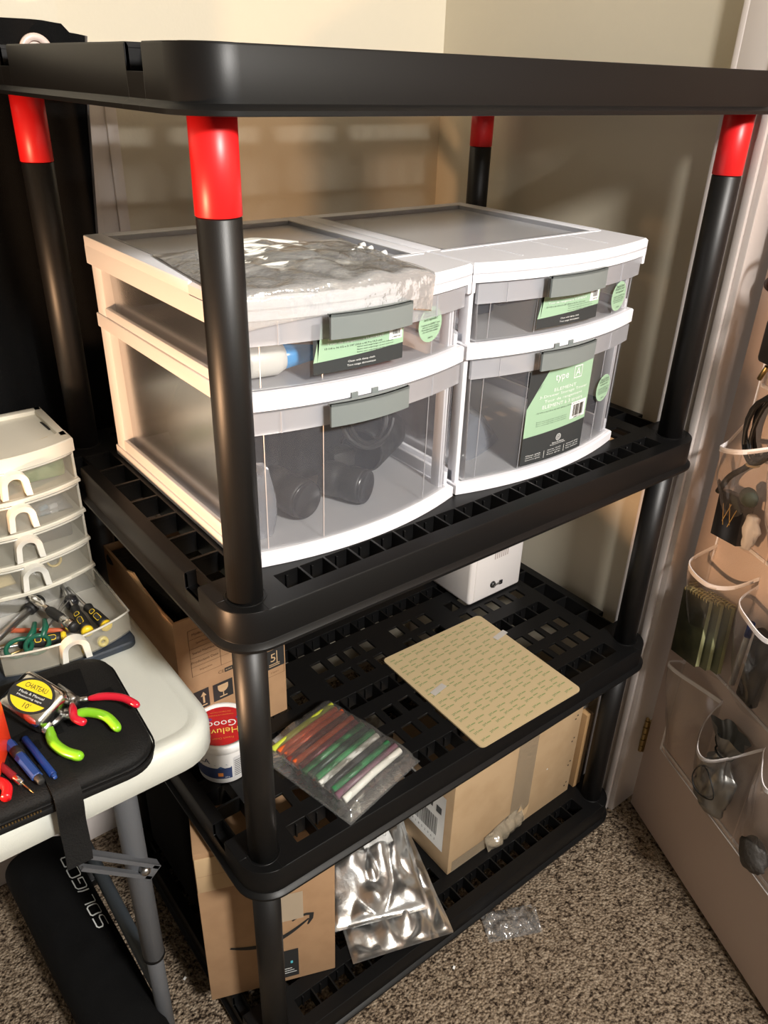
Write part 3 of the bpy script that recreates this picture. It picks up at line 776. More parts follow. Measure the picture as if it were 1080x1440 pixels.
lineh(.0145, .125, .657); linev(.0145, .657, .743); linev(.125, .657, .7436); linev(.063, .657, .743)
mb.text('CE', .062, .645, PB, h=.006); mb.quad(.068, .641, .082, .649, PRINTK, .0001); mb.text('ROHS', .075, .645, CARDL, h=.003, z=.0003)
mb.quad(.085, .641, .089, .649, PB); mb.quad(.091, .641, .096, .649, PB)
def sym(xc, zc, s=.040):
    mb.quad(xc-s/2, zc-s/2, xc+s/2, zc+s/2, PRINTK, .0001)
sym(.020, .608, .037); sym(.0625, .608, .034); 
for dx in (-.009, .009):
    mb.quad(.020+dx-.0016, .599, .020+dx+.0016, .614, CARDL, .0003)
    mb.add([(.020+dx-.005, .613, .0003), (.020+dx+.005, .613, .0003), (.020+dx, .621, .0003)], [(0, 1, 2)], CARDL)
mb.quad(.006, .594, .034, .596, CARDL, .0003)
mb.add([(.0625+.009*math.cos(a), .615+.010*math.sin(a), .0003) for a in [PI+PI*i/12 for i in range(13)]], [tuple(range(13))], CARDL)
mb.quad(.0535, .6145, .0715, .620, CARDL, .0003); mb.quad(.0617, .598, .0633, .606, CARDL, .0003); mb.quad(.0560, .5955, .0690, .5975, CARDL, .0003)
sym(.156, .625, .038); mb.text('5', .154, .628, CARDL, h=.016, z=.0003); mb.quad(.146, .614, .166, .6155, CARDL, .0003); mb.quad(.146, .6105, .166, .612, CARDL, .0003)
mb.quad(.1605, .6155, .162, .640, CARDL, .0003)
mb.text('5 layers', .156, .597, PB, h=.0045)
lineh(.137, .174, .590); linev(.137, .590, .735); linev(.1735, .590, .735)
mb.build('printing', c, label='printed fragile and this-way-up symbols')
mb = MB(); mb.box((x0+.012, y0+.02, Z3+.09), (x1-.01, y1-.03, zt-.058), FOAM, r=.012); 
mb.build('foam_insert', label='black foam block packed in the open brown carton', cat='foam')
mb = MB(T(.010, .40, zt-.028) @ RZ(8) @ RX(0)); mb.box((-.010, -.14, .0), (.125, .082, .022), FOAM, r=.008, X=RY(8))
mb.build('foam_sheet', label='glossy black bubble sheet sticking out on top of the foam block', cat='packing')

# plastic tub
tub = thing('plastic_tub', (.0335, .176, Z3), 'round white snack tub with a red printed lid, on the third tier', 'tub')
TX = T(.0335, .1745, Z3+.0008)
MB(TX).lathe([(.0001, 0), (.039, 0), (.0405, .002), (.047, .066), (.047, .072), (.0001, .072)], BUCKET, n=44).build('tub_body', tub)
MB(TX).lathe([(.0001, .0805), (.043, .0805), (.0445, .083), (.0495, .083), (.0508, .081), (.0508, .071), (.0495, .069), (.0475, .069)], BUCKET, n=48).build('tub_lid', tub)
mb = MB(TX @ T(0, 0, .0811) @ RZ(156))
mb.add([(0, 0, 0)]+[(.0415*math.cos(2*PI*i/40), .0415*math.sin(2*PI*i/40), 0) for i in range(40)], [(0, i+1, (i+1) % 40+1) for i in range(40)], mat('lid_red', (.50, .014, .018), .35))
mb.text('Heluva', 0, .012, mat('lid_yellow', (.85, .62, .12), .5), h=.0125, z=.0003); mb.text('Good!', .002, -.004, PRINTW, h=.0135, z=.0003)
mb.text('French Onion', 0, .027, mat('lid_orange', (.75, .25, .05), .5), h=.004, z=.0003); mb.text('Trempette a la francaise', 0, -.0235, mat('lid_orange', (.75, .25, .05), .5), h=.0036, z=.0003)
mb.text('Dip Oignons francais', 0, -.030, mat('lid_orange', (.75, .25, .05), .5), h=.0034, z=.0003)
for (x, y, m_) in ((-.026, -.014, 'plum'), (.030, -.010, 'cream'), (.027, -.021, 'plum'), (-.030, .004, 'cream'), (.018, -.016, 'plum')):
    mm = mat('lid_plum', (.16, .05, .22), .5) if m_ == 'plum' else mat('lid_cream', (.8, .7, .5), .5)
    mb.add([(x+.004*math.cos(2*PI*i/14), y+.0033*math.sin(2*PI*i/14), .0003) for i in range(14)], [tuple(range(14))], mm)
mb.build('lid_print', tub, label='red printed lid face')
def wrapc(r0, r1, z0, z1):
    def wp(p):
        k = (p.y-z0)/(z1-z0); r = r0+(r1-r0)*k+.0004+p.z; a = p.x/ .044 - 2.05
        return (r*math.cos(a), r*math.sin(a), p.y)
    return wp
mb = MB(TX, warp=wrapc(.0405, .0465, .002, .066))
def cq(xa, ya, xb, yb, m, z=0): mb.quad(xa, ya, xb, yb, m, z, nx=14)
cq(-.055, .012, .012, .036, mat('navy_print', (.03, .05, .13), .5)); 
mb.add([(-.055+.067*i/8, .036+(.009 if i % 2 else .002)+.002*math.sin(i*2.3), .0) for i in range(9)]+[(.012-.067*i/8, .034, 0) for i in range(9)], [tuple(range(18))], mat('blue_print', (.05, .14, .32), .5))
cq(-.010, .018, -.002, .026, mat('lid_orange', (.75, .25, .05), .5), .0004)
mb.text('CA', -.030, .050, mat('navy_print', (.03, .05, .13), .5), h=.010, z=.0004); mb.text('250 g', .004, .016, PRINTW, h=.003, z=.0006)
cq(.014, .010, .038, .056, mat('label_grey', (.60, .60, .60), .6))
for i in range(9): cq(.016, .014+.0042*i, .0355, .0155+.0042*i, PRINTK, .0003)
mb.build('tub_print', tub, label='printed nutrition label')

# zip bag of coloured tubes
zb = thing('zip_bag', (.18, .08, Z3), 'clear zip bag packed with rainbow heat-shrink tubes at the front of the third tier', 'bag')
BX = T(.183, .078, Z3+.001) @ RZ(12)
mb = MB(BX); pillow(mb, .165, .205, .034, clear('milky_film', (.78, .78, .76), .07, .14, bump=.6, bscale=45, gloss=.25), Matrix(), seed=9, amp=.06, nu=40, nv=44, seal=.05, freq=14, creases=.006, pw=.14)
mb.build('film', zb)
cols = [(.55, .62, .06), (.80, .13, .02), (.75, .11, .02), (.20, .03, .02), (.80, .12, .02), (.26, .03, .05), (.035, .20, .06), (.02, .05, .03), (.04, .24, .08), (.80, .80, .74), (.06, .06, .06), (.04, .22, .08), (.20, .11, .14), (.78, .77, .70)]
q = random.Random(3)
for i, cc in enumerate(cols):
    y = .076-.0116*i; r = .0060
    m_ = mat('tube_colour', cc, .4) if False else mat('tube_%d' % i, cc, .4)
    xa, xb = -.070+.0025*(i % 3), .066-.003*(i % 2)
    MB(BX).tube([(xa, y+q.uniform(-.001, .001), .020), (0, y+q.uniform(-.001, .001), .0212), (xb, y+q.uniform(-.001, .001), .020)], r, m_, n=12).build('heat_shrink_tube', zb)
for i in range(12):
    y = .066-.0115*i
    MB(BX).tube([(-.06, y, .0065), (.056, y+.003, .0068)], .0052, mat('tube_%d' % ((i*5) % 14), cols[(i*5) % 14], .4), n=10).build('heat_shrink_tube', zb)

# tan adhesive sheet
mb = MB(T(.508, .0885, Z3+.0012) @ RZ(-1.0)); sw, sl = .246, .272
mb.prism(rrect(-sw/2, -sl/2, sw/2, sl/2, .010, 5), 0, .0030, TANP)
AX = T(0, 0, .0032)
for i in range(9):
    for j in range(15):
        x = -sw/2+.020+.0255*i; y = -sl/2+.012+.0182*j+(.006 if i % 2 else 0)
        if abs(y) > sl/2-.008: continue
        mb.text('3M', x-.005, y, GREENI, h=.0050, w=.0090, X=AX, rot=8)
        mb.quad(x+.001, y-.0006, x+.0105, y+.0018, mat('green_ink_pale', (.22, .28, .11), .65), 0, AX @ T(0, 0, .0) )
        if j % 2: mb.quad(x-.012, y+.0075, x-.001, y+.0097, mat('green_ink_pale', (.22, .28, .11), .65), 0, AX)
sheet = mb.build('adhesive_sheet', label='square tan release sheet printed with green marks lying on the third tier', cat='sheet')
mb = MB(T(.508, .0885, Z3+.0048) @ RZ(-1.0))
for (x, y, a) in ((.112, .062, 10), (-.090, .012, 12)):
    mb.M = T(.508, .0885, Z3+.0048) @ RZ(-1.0) @ T(x, y, 0) @ RZ(a); mb.box((-.017, -.006, -.0004), (.017, .006, .0001), clear('white_tape', (.85, .80, .74), .55, .3))
    mb.build('tape_tab', sheet, label='translucent white tape tab'); mb.v, mb.f, mb.m, mb.sm, mb.mats = [], [], [], [], []

# white key box
kb = thing('key_box', (.713, .33, Z3), 'white metal lock box with a small key, at the back of the third tier', 'box')
MB().box((.637, .257, Z3+.0008), (.790, .40, Z3+.24), mat('white_enamel', (.80, .76, .74), .35), r=.008, seg=3).build('box_body', kb)
MB().box((.650, .2558, Z3+.012), (.782, .2585, Z3+.228), mat('white_enamel', (.80, .76, .74), .35), r=.0008).build('box_door', kb)
kx, kz = .712, Z3+.0335
MB(T(kx-.010, .2558, kz) @ RX(90)).lathe([(.0001, .003), (.0065, .003), (.0075, .001), (.0075, 0)], BLK2, n=20).build('lock', kb)
mb = MB(); mb.tube([(kx-.012, .250, kz), (kx+.012, .2525, kz-.001)], .0016, STEEL, n=8); mb.tube([(kx-.010+.005*math.cos(2*PI*i/14), .2515, kz+.005*math.sin(2*PI*i/14)) for i in range(14)], .0014, STEEL, n=6, closed=True)
mb.box((kx+.008, .2515, kz-.006), (kx+.016, .2535, kz+.004), BLK2, r=.0008); mb.build('key', kb, label='small dark key')
mb = MB()
for i in range(7): mb.quad(.700+.006*i, 0, .703+.006*i, .02+.004*(i % 3), mat('scuff', (.45, .38, .36), .6), 0, T(0, .2555, Z3+.095) @ RX(90))
mb.build('scuff_mark', kb)

# ------------------------------------------------------------------ bottom tier
zB = Z4+.0008
AXM = T(-.0665, .099, zB) @ RZ(-21.8)
am = thing('shipping_carton', (-.0665+.14, .09, Z4), 'brown shipping carton with a black curved arrow, standing at the left of the bottom tier', 'box')
w_, d_, h_ = .217, .085, .375
mb = MB(AXM); mb.box((0, 0, 0), (w_, d_, h_), CARD, r=.0015); mb.build('carton_body', am)
mb = MB(AXM); mb.box((.001, -.003, .29), (.085, -.0002, .366), CARDL, r=.0008); mb.quad(.001, .327, .085, .3276, CARDD, 0, T(0, -.0032, 0) @ RX(90)); mb.build('side_flap', am)
FM = AXM @ T(0, -.0007, 0) @ RX(90)
mb = MB(FM); inkm = PRINTK
def stroke(pts, ws, z=0):
    L_, R2 = [], []
    P = [Vector((p[0], p[1])) for p in pts]
    for i, p in enumerate(P):
        t = (P[min(i+1, len(P)-1)]-P[max(i-1, 0)]).normalized(); n_ = Vector((-t.y, t.x))
        L_.append((*(p+n_*ws[i]/2), z)); R2.append((*(p-n_*ws[i]/2), z))
    k = len(P); mb.add(L_+R2, [(i, k+i, k+i+1, i+1) for i in range(k-1)], inkm)
sm = [(.040+.132*i/20, .134-.022*math.sin(PI*(i/20)*.92+.12)+.030*(i/20)**2) for i in range(21)]
stroke(sm, [.0018+.0088*math.sin(PI*min(1, .1+i/20*.85)) for i in range(21)])
stroke([(.144, .164), (.154, .172), (.168, .174), (.177, .172), (.176, .160), (.170, .146)], [.003, .0055, .0066, .009, .0068, .0028])
mb.build('arrow_mark', am, label='black curved arrow'); mb = MB(FM); mb.quad(.116, .012, .152, .088, PRINTK, .0001); mb.quad(.138, .050, .142, .057, mat('cyan_print', (.1, .5, .6), .5), .0003)
for i in range(3): mb.quad(.124, .024+.006*i, .148-.004*i, .0255+.006*i, PRINTW, .0003)
mb.build('printed_panel', am, label='small black printed panel')
mb = MB(FM); mb.quad(.098, .168, .163, .236, clear('paper_tape', (.62, .50, .36), .7, .4), .0003); mb.build('tape_patch', am)

# silver foil bags
def foilbag(name, X, w, l, t, seed, label, m, lab=None, seal=.07):
    th = thing(name, tuple(X.to_translation()), label, 'bag', None)
    mb = MB(X); hg = pillow(mb, w, l, t, m, Matrix(), seed=seed, amp=.4, nu=60, nv=72, seal=seal, freq=17, creases=.030); mb.build('pouch', th)
    if lab:
        (lx_, ly_), ang, (a, b_) = lab; R_m = RZ(ang)
        def onbag(p_):
            q_ = R_m @ Vector((p_.x, p_.y, 0)); x_, y_ = lx_+q_.x, ly_+q_.y
            return (x_, y_, hg((x_+w/2)/w, (y_+l/2)/l)+.0026+p_.z)
        mb = MB(X, warp=onbag); GP = mat('grey_print', (.35, .35, .35), .6)
        mb.surf(lambda u, v: (-a+2*a*u, -b_+2*b_*v, 0), 14, 10, PAPER)
        for i in range(4): mb.quad(-a*.85, b_*(.2-.28*i), -a*.1, b_*(.30-.28*i), PRINTK if i % 2 else GP, .0006, nx=6)
        mb.add([(a*.5+b_*r_*math.cos(2*PI*i/18), b_*r_*math.sin(2*PI*i/18)+b_*.1, .0006) for r_ in (.42, .36) for i in range(18)], [(i, (i+1) % 18, 18+(i+1) % 18, 18+i) for i in range(18)], GP)
        mb.quad(-a*.2, b_*.55, a*.1, b_*.75, RED, .0006, nx=4)
        mb.build('label', th, label='white printed label')
    return th
foilbag('foil_bag', T(.295, .085, Z4+.004) @ RZ(-19), .195, .24, .020, 4, 'flat silver foil pouch lying lowest on the bottom tier, its edge over the front rim', FOIL)
foilbag('foil_bag', T(.292, .135, Z4+.049) @ RZ(-22) @ RX(13), .185, .235, .045, 13, 'puffy silver foil pouch with a white label resting on the flat one', FOIL, lab=((.022, .027), 4, (.030, .019)))
foilbag('mailer_bag', T(.43, .39, Z4+.012) @ RZ(4), .32, .20, .13, 17, 'grey silver mailer pouch lying at the back of the bottom tier behind the tan carton', FOILD)
foilbag('mailer_bag', T(.165, .375, Z4+.008) @ RZ(85), .24, .16, .18, 23, 'grey silver mailer pouch at the back left of the bottom tier', FOILD)
mb = MB(T(.03, .36, zB)); mb.box((-.045, -.10, 0), (.030, .115, .33), FABRIC, r=.02, seg=3)
mb.build('black_case', label='soft black case standing at the left end of the bottom tier behind the arrow carton', cat='case')

# tan carton
tc = thing('tan_carton', (.60, .12, Z4), 'large tan carton with shipping label and peeling tape, on the bottom tier', 'box')
cx0, cx1, cy0, cy1, cz1 = .4205, .785, .038, .225, .318
MB().box((cx0, cy0, zB), (cx1, cy1, cz1), CARDT, r=.002).build('carton_body', tc)
FX = T(0, cy0-.0006, 0) @ RX(90)
mb = MB(FX); mb.quad(.590, .10, .648, cz1-.002, TAPE, 0); mb.quad(.430, .068, .640, .10, TAPE, .0003); mb.build('packing_tape', tc)
mb = MB(T(.575, cy0-.005, .095) @ RZ(0) @ RX(80)); pillow(mb, .11, .05, .006, TAPE, RZ(12), seed=31, amp=1, nu=22, nv=12, seal=.0, freq=30, creases=.02); mb.build('peeling_tape', tc)
mb = MB(FX)
mb.add([(.590, .075, .0006), (.645, .090, .0006), (.650, .118, .0008), (.632, .108, .0012), (.622, .128, .0008), (.606, .100, .0012), (.592, .104, .0008)], [tuple(range(7))], CARDL)
mb.build('torn_patch', tc); mb = MB(FX)
for (x, z) in ((.768, .30), (.763, .292), (.770, .235), (.765, .227), (.772, .165), (.767, .155), (.772, .10), (.767, .092), (.693, .19)): mb.add([(x+.0022*math.cos(2*PI*i/8), z+.0022*math.sin(2*PI*i/8), .0004) for i in range(8)], [tuple(range(8))], PRINTK if x != .693 else PAPER); mb.build('staple_hole', tc); mb = MB(FX)
mb = MB(T(cx0-.0008, cy1, 0) @ RZ(-90) @ RX(90)); Lx = cy1-cy0
mb.quad(Lx-.145, .115, Lx-.020, .265, PAPER, 0)
mb.bars(Lx-.130, .145, Lx-.040, .195, PRINTK, .0003, n=34); mb.quad(Lx-.115, .215, Lx-.055, .232, PRINTK, .0003); mb.quad(Lx-.045, .212, Lx-.030, .230, PRINTK, .0003)
for i in range(4): mb.quad(Lx-.135, .240+.005*i, Lx-.06-.01*(i % 2), .2415+.005*i, PRINTK, .0003)
for i in range(10): mb.text(str((i*7) % 10), Lx-.13+.0095*i, .132, PRINTK, h=.006, z=.0003)
mb.build('shipping_label', tc, label='white shipping label with barcode')
# flat cartons standing right of it
MB(T(.800, .035, zB) @ RZ(-2)).box((0, 0, 0), (.013, .27, .215), mat('brown_cardboard', (.42, .25, .11), .8), r=.001).build('flat_carton', label='flat brown carton standing upright against the tan carton', cat='box', group=None)
MB(T(.8155, .036, zB) @ RZ(-2)).box((0, 0, 0), (.009, .27, .210), CARDT, r=.001).build('flat_carton', label='thin flat carton standing outermost beside the right rear post', cat='box')
mb = MB(T(.8125, .16, Z4+.222) @ RZ(88)); pillow(mb, .22, .034, .012, FILM, Matrix(), seed=6, nu=20, nv=8, freq=25, creases=.02); mb.quad(-.08, -.010, -.02, .008, PAPER, .013)
mb.build('printed_wrapper', label='clear printed wrapper lying on top of the flat cartons', cat='wrapper')
# cellophane on the carpet
mb = MB(T(.485, -.085, .003) @ RZ(-25)); pillow(mb, .11, .06, .014, FILM, Matrix(), seed=14, amp=1.0, nu=30, nv=20, seal=.0, freq=38, creases=.045)
mb.build('cellophane_wrapper', label='crumpled clear cellophane lying on the carpet in front of the shelf', cat='wrapper')
for (x, y, lab) in ((.335, -.083, 'tiny white paper scrap on the carpet by the bottom tier'), (-.075, .20, 'tiny white scrap on the carpet between table leg and shelf')):
    MB(T(x, y, .002) @ RZ(30)).box((-.003, -.002, 0), (.003, .002, .0012), PAPER, X=RX(12)).build('paper_scrap', label=lab, cat='scrap')

# ------------------------------------------------------------------ black curtain by the corner
cu = thing('curtain', (-.25, .60, .55), 'black fabric curtain with a round eyelet hanging behind the left end of the shelf', 'curtain')
def edge_x(z):
    P = [(1.51, .117), (1.41, .104), (1.226, .093), (.92, .077), (.40, .060)]
    for (za, xa), (zb, xb) in zip(P, P[1:]):
        if z >= zb: return xb+(xa-xb)*(z-zb)/(za-zb)
    return .06
def cur(off):
    def fn(u, v):
        z = .42+(1.510-.42)*v; xr = edge_x(z); x = -.62+(xr+.62)*u
        top = (.006*math.sin(u*9)+(-.009 if u > .96 else 0)-.004*max(0, (x-.062)/.055)) if v > .999 else 0
        y = .590+.009*math.sin(x*46+.6*math.sin(z*3))*(.25+.75*(1-v))+.004*math.sin(x*110+z*4)
        return (x, min(y, .604)+off, z+top)
    return fn
mb = MB(); mb.surf(cur(0), 90, 30, FABRIC); mb.surf(lambda u, v: cur(.003)(1-u, v), 90, 30, FABRIC); mb.build('cloth', cu)
MB().tube([Vector(cur(-.001)(1, v/30))-Vector((.003, .002, 0)) for v in range(31)], .0018, mat('grey_piping', (.10, .09, .085), .6), n=6).build('hem', cu)
MB(T(.041, .578, 1.478) @ RX(90)).lathe([(.013, .004), (.014, .006), (.020, .006), (.022, .004), (.022, 0), (.013, 0), (.013, .004)], mat('eyelet_pink', (.72, .58, .52), .35), n=36, cap=False).build('eyelet', cu, label='pale round eyelet')
MB(T(.041, .581, 1.478) @ RX(90)).lathe([(.0001, .008), (.008, .007), (.013, .003), (.0132, 0)], mat('eyelet_pale', (.78, .66, .60), .5), n=36).build('eyelet_centre', cu)
hk = MB(); hk.box((.142, .702, 1.475), (.160, .7095, 1.488), STEEL, r=.002); hk.tube(smooth_path([(.146, .700, 1.482), (.146, .692, 1.484), (.150, .688, 1.492), (.158, .690, 1.494)], 4), .0016, STEEL)
hk.build('wall_hook', label='small metal hook on the cream wall just above the top shelf', cat='hook')

# ------------------------------------------------------------------ folding table
TZ = .74
tb = thing('folding_table', (-.45, .30, 0), 'white plastic folding table with grey metal legs beside the shelf', 'table')
tx0, tx1, ty0, ty1 = -.95, -.030, .024, .571
def layer(d, r=.058): return rrect(tx0+d, ty0+d, tx1-d, ty1-d, max(.012, r-d), 8)
mb = MB(); lays = [(layer(.004), TZ-.048), (layer(.0), TZ-.044), (layer(.0), TZ-.016), (layer(.003), TZ-.006), (layer(.010), TZ-.0006), (layer(.014), TZ), (layer(.022), TZ-.0004), (layer(.024), TZ-.0012), (layer(.027), TZ-.0012)]
n = len(lays[0][0]); V = [(x, y, z) for l, z in lays for x, y in l]; F = []
for j in range(len(lays)-1):
    for i in range(n): F.append((j*n+i, j*n+(i+1) % n, (j+1)*n+(i+1) % n, (j+1)*n+i))
F.append(tuple((len(lays)-1)*n+i for i in range(n))); F.append(tuple(reversed(range(n))))
mb.add(V, F, TABLE, smooth=True); mb.build('tabletop', tb)
lx = -.14
def tleg(y):
    mb = MB(); mb.cyl((lx, y, .237), (lx, y, TZ-.05), .0165, GREYM, n=28); mb.lathe([(.0168, 0), (.0175, .001), (.0175, .006), (.0168, .007)], BLACK, T(lx, y, .236), n=28)
    mb.cyl((lx, y, .012), (lx, y, .24), .0130, GREYM, n=24); l = mb.build('leg', tb)
    MB().lathe([(.015, 0), (.016, .002), (.016, .014), (.014, .018)], BLACK, T(lx, y, 0), n=24).build('foot_cap', l)
tleg(.124); tleg(.50)
MB().cyl((lx, .138, .141), (lx, .486, .141), .012, mat('slate_enamel', (.055, .065, .075), .45, bump=.2, bscale=900), n=20).build('crossbar', tb)
mb = MB(T(lx+.004, .124-.019, .462) @ RY(45.8)); 
for y in (-.005,):
    mb.box((-.105, y-.0015, -.0125), (.018, y+.0015, -.0065), GREYM); mb.box((-.105, y-.0015, .0065), (.018, y+.0015, .0125), GREYM)
    mb.box((-.105, y, -.0125), (.018, y+.012, -.010), GREYM); mb.box((-.105, y, .010), (.018, y+.012, .0125), GREYM); mb.box((.006, y-.0015, -.0125), (.020, y+.0015, .0125), GREYM, r=.001)
mb.build('brace', tb)
MB(T(lx+.004, .124-.026, .462) @ RX(90)).lathe([(.0001, .004), (.005, .003), (.0072, 0), (.0072, -.012)], STEEL, n=20).build('brace_bolt', tb)

# ------------------------------------------------------------------ soligor bag on the floor
sb = thing('tripod_bag', (-.20, .36, 0), 'long black tripod bag with white lettering lying on the carpet under the table', 'bag')
A0, A1 = Vector((-.222, .525, .112)), Vector((-.195, .02, .055))
ax = (A1-A0).normalized(); side = Vector((0, 0, 1)).cross(ax).normalized(); up = ax.cross(side)
if up.z < 0: up = -up; side = -side
Lb = (A1-A0).length
def bagf(u, v):
    a = 2*PI*u; s_ = v*Lb
    k = 1 if .03 < v < .97 else .72 if .004 < v < .996 else .05
    wd = (.062-.004*v)*k; ht = (.062-.018*v)*k
    ca, sa = math.cos(a), math.sin(a)
    p = A0+ax*s_+side*(wd*math.copysign(abs(ca)**.75, ca))+up*(ht*math.copysign(abs(sa)**.8, sa))
    p += up*(.007*nz(ca*1.5, s_*9, 2.2, 1.2)+.003*nz(ca*3, s_*22, 4, 1.3))*max(0, sa+.3)
    p.z = max(p.z, .003); return p
mb = MB(); mb.surf(bagf, 44, 60, FABRIC, wrapu=True); mb.build('bag_body', sb)
# letters run from the front of the bag towards the wall along its right side
def letters_warp(p):
    s_ = .222-p.x; a = 1.05+p.y*15.0
    q_ = bagf(a/(2*PI), s_/Lb); c_ = A0+ax*s_
    return q_+(q_-c_).normalized()*.0022
mb = MB(Matrix(), warp=letters_warp)
hl = .026; kw = .0165
def glyph(strokes, x):
    for st in strokes:
        pts = [(x+(a-.5)*kw*1.25, (b-.5)*hl) for a, b in st]
        for (p, q_) in zip(pts, pts[1:]):
            d = Vector((q_[0]-p[0], q_[1]-p[1])); n_ = Vector((-d.y, d.x)).normalized()*.0013; e_ = d.normalized()*.0006
            k = 3; vs = []
            for i in range(k+1):
                c_ = Vector(p)-e_+(d+2*e_)*i/k; vs += [(*(c_+n_), 0), (*(c_-n_), 0)]
            mb.add(vs, [(2*i, 2*i+1, 2*i+3, 2*i+2) for i in range(k)], PRINTW)
G = {'S': [[(1, 1), (.15, 1), (0, .9), (0, .6), (.15, .5), (.85, .5), (1, .4), (1, .1), (.85, 0), (0, 0)]],
     'O': [[(.15, 0), (.85, 0), (1, .12), (1, .88), (.85, 1), (.15, 1), (0, .88), (0, .12), (.15, 0)]],
     'L': [[(0, 1), (0, .12), (.15, 0), (.8, 0)]], 'I': [[(.5, 0), (.5, 1)]],
     'G': [[(1, 1), (.15, 1), (0, .88), (0, .12), (.15, 0), (1, 0), (1, .5), (.5, .5)]],
     'R': [[(0, 0), (0, 1), (.85, 1), (1, .88), (1, .6), (.85, .5), (0, .5)], [(.5, .5), (1, 0)]]}
x = .0
for ch in 'SOLIGOR':
    glyph(G[ch], x); x += .0165 if ch == 'I' else (.021 if ch == 'L' else .0265)
mb.build('lettering', sb, label='white outlined brand lettering')
mb = MB(); mb.tube([A0+ax*.02+side*(.059*math.cos(t_))*1+up*(.059*math.sin(t_)) for t_ in [2*PI*i/30 for i in range(30)]], .003, FABRIC2, n=6, closed=True); mb.build('drawstring_rim', sb)

# ------------------------------------------------------------------ mat and five-drawer organiser on the table
mb = MB(); mb.prism(rrect(-.40, .238, -.053, .535, .014, 6), TZ+.0002, TZ+.010, NAVY, ch=.002)
mb.build('cutting_mat', label='dark navy mat lying under the small drawer cabinet on the table', cat='mat')
UZ = TZ+.0105; UX0, UX1, UY0, UY1 = -.232, -.046, .416, .560; UH = .2475
mc = thing('mini_drawer_cabinet', (-.139, .49, UZ), 'small cream five-drawer cabinet, lowest drawer pulled out, on the table', 'drawers')
W5 = UX1-UX0; B5 = .022
def f5(x): u = 2*(x-UX0)/W5-1; return UY0-B5*(1-u*u)
def bowed(mb, z0, z1, ins, m, off=0, back=.02, n=16, ch=.0015):
    fr = [(UX0+ins+(W5-2*ins)*i/n, f5(UX0+ins+(W5-2*ins)*i/n)+off) for i in range(n+1)]
    mb.prism(fr+[(x_, y_+back) for x_, y_ in fr[::-1]], z0, z1, m, ch=ch)
zs = [.0, .0345, .083, .132, .183]
mb = MB()
bowed(mb, UZ+UH-.020, UZ+UH, -.001, CREAM, -.003, .035)
for xa, xb in ((UX0, UX0+.012), (UX1-.012, UX1)): mb.box((xa, UY0+.012, UZ+UH-.02), (xb, UY1, UZ+UH), CREAM, r=.002)
mb.box((UX0, UY1-.014, UZ+UH-.02), (UX1, UY1, UZ+UH), CREAM, r=.002)
mb.box((UX0+.01, UY0+.012, UZ+UH-.010), (UX1-.01, UY1-.01, UZ+UH-.006), CREAM)
mb.build('top', mc)
mb = MB()
for xa, xb in ((UX0, UX0+.004), (UX1-.004, UX1)):
    mb.box((xa, UY0+.004, UZ), (xb, UY1, UZ+UH-.018), CREAM, r=.0015)
mb.box((UX0, UY1-.004, UZ), (UX1, UY1, UZ+UH-.018), CREAM)
for z in zs[1:]: bowed(mb, UZ+z-.0055, UZ+z, -.0015, CREAM, -.003, .012)
for z in zs[1:]: mb.box((UX0, UY0+.004, UZ+z-.004), (UX1, UY1, UZ+z-.002), CREAM)
mb.build('frame', mc)
def arch_handle(par, dy, z, dr_off=0):
    cx = (UX0+UX1)/2; yb = f5(cx)+dy
    n = 14; R0, R1 = .0180, .0100
    o_ = [(R0*math.cos(PI*i/n), .012+.017*math.sin(PI*i/n)) for i in range(n+1)]; i_ = [(R1*math.cos(PI*i/n), .010+.009*math.sin(PI*i/n)) for i in range(n, -1, -1)]
    poly = [(R0+.0015, -.008)]+o_+[(-R0-.0015, -.008), (-R1-.001, -.006)]+[(-a, b_) for a, b_ in i_][::-1][::-1]
    # outer arch then inner arch back
    outer = [(R0+.002, -.009)]+o_+[(-R0-.002, -.009)]; inner = [(R1+.002, -.009)]+[(R1*math.cos(PI*i/n), .010+.009*math.sin(PI*i/n)) for i in range(n+1)]+[(-R1-.002, -.009)]
    k = len(outer); X = T(cx, yb-.002, z) @ RX(90); mb = MB(X)
    vs = [(x_, y_, .010+.004*max(0, y_)/.028) for x_, y_ in outer]+[(x_, y_, .009) for x_, y_ in inner]+[(x_, y_, -.002) for x_, y_ in outer]+[(x_, y_, -.002) for x_, y_ in inner]
    F = []
    for i in range(k-1):
        F += [(i, i+1, k+i+1, k+i), (2*k+i+1, 2*k+i, 3*k+i, 3*k+i+1), (i+1, i, 2*k+i, 2*k+i+1), (k+i, k+i+1, 3*k+i+1, 3*k+i)]
    F += [(0, k, 3*k, 2*k), (k-1, 2*k+k-1, 3*k+k-1, k+k-1)]
    mb.add(vs, F, mat('handle_cream', (.86, .84, .76), .35)); mb.build('handle', par)
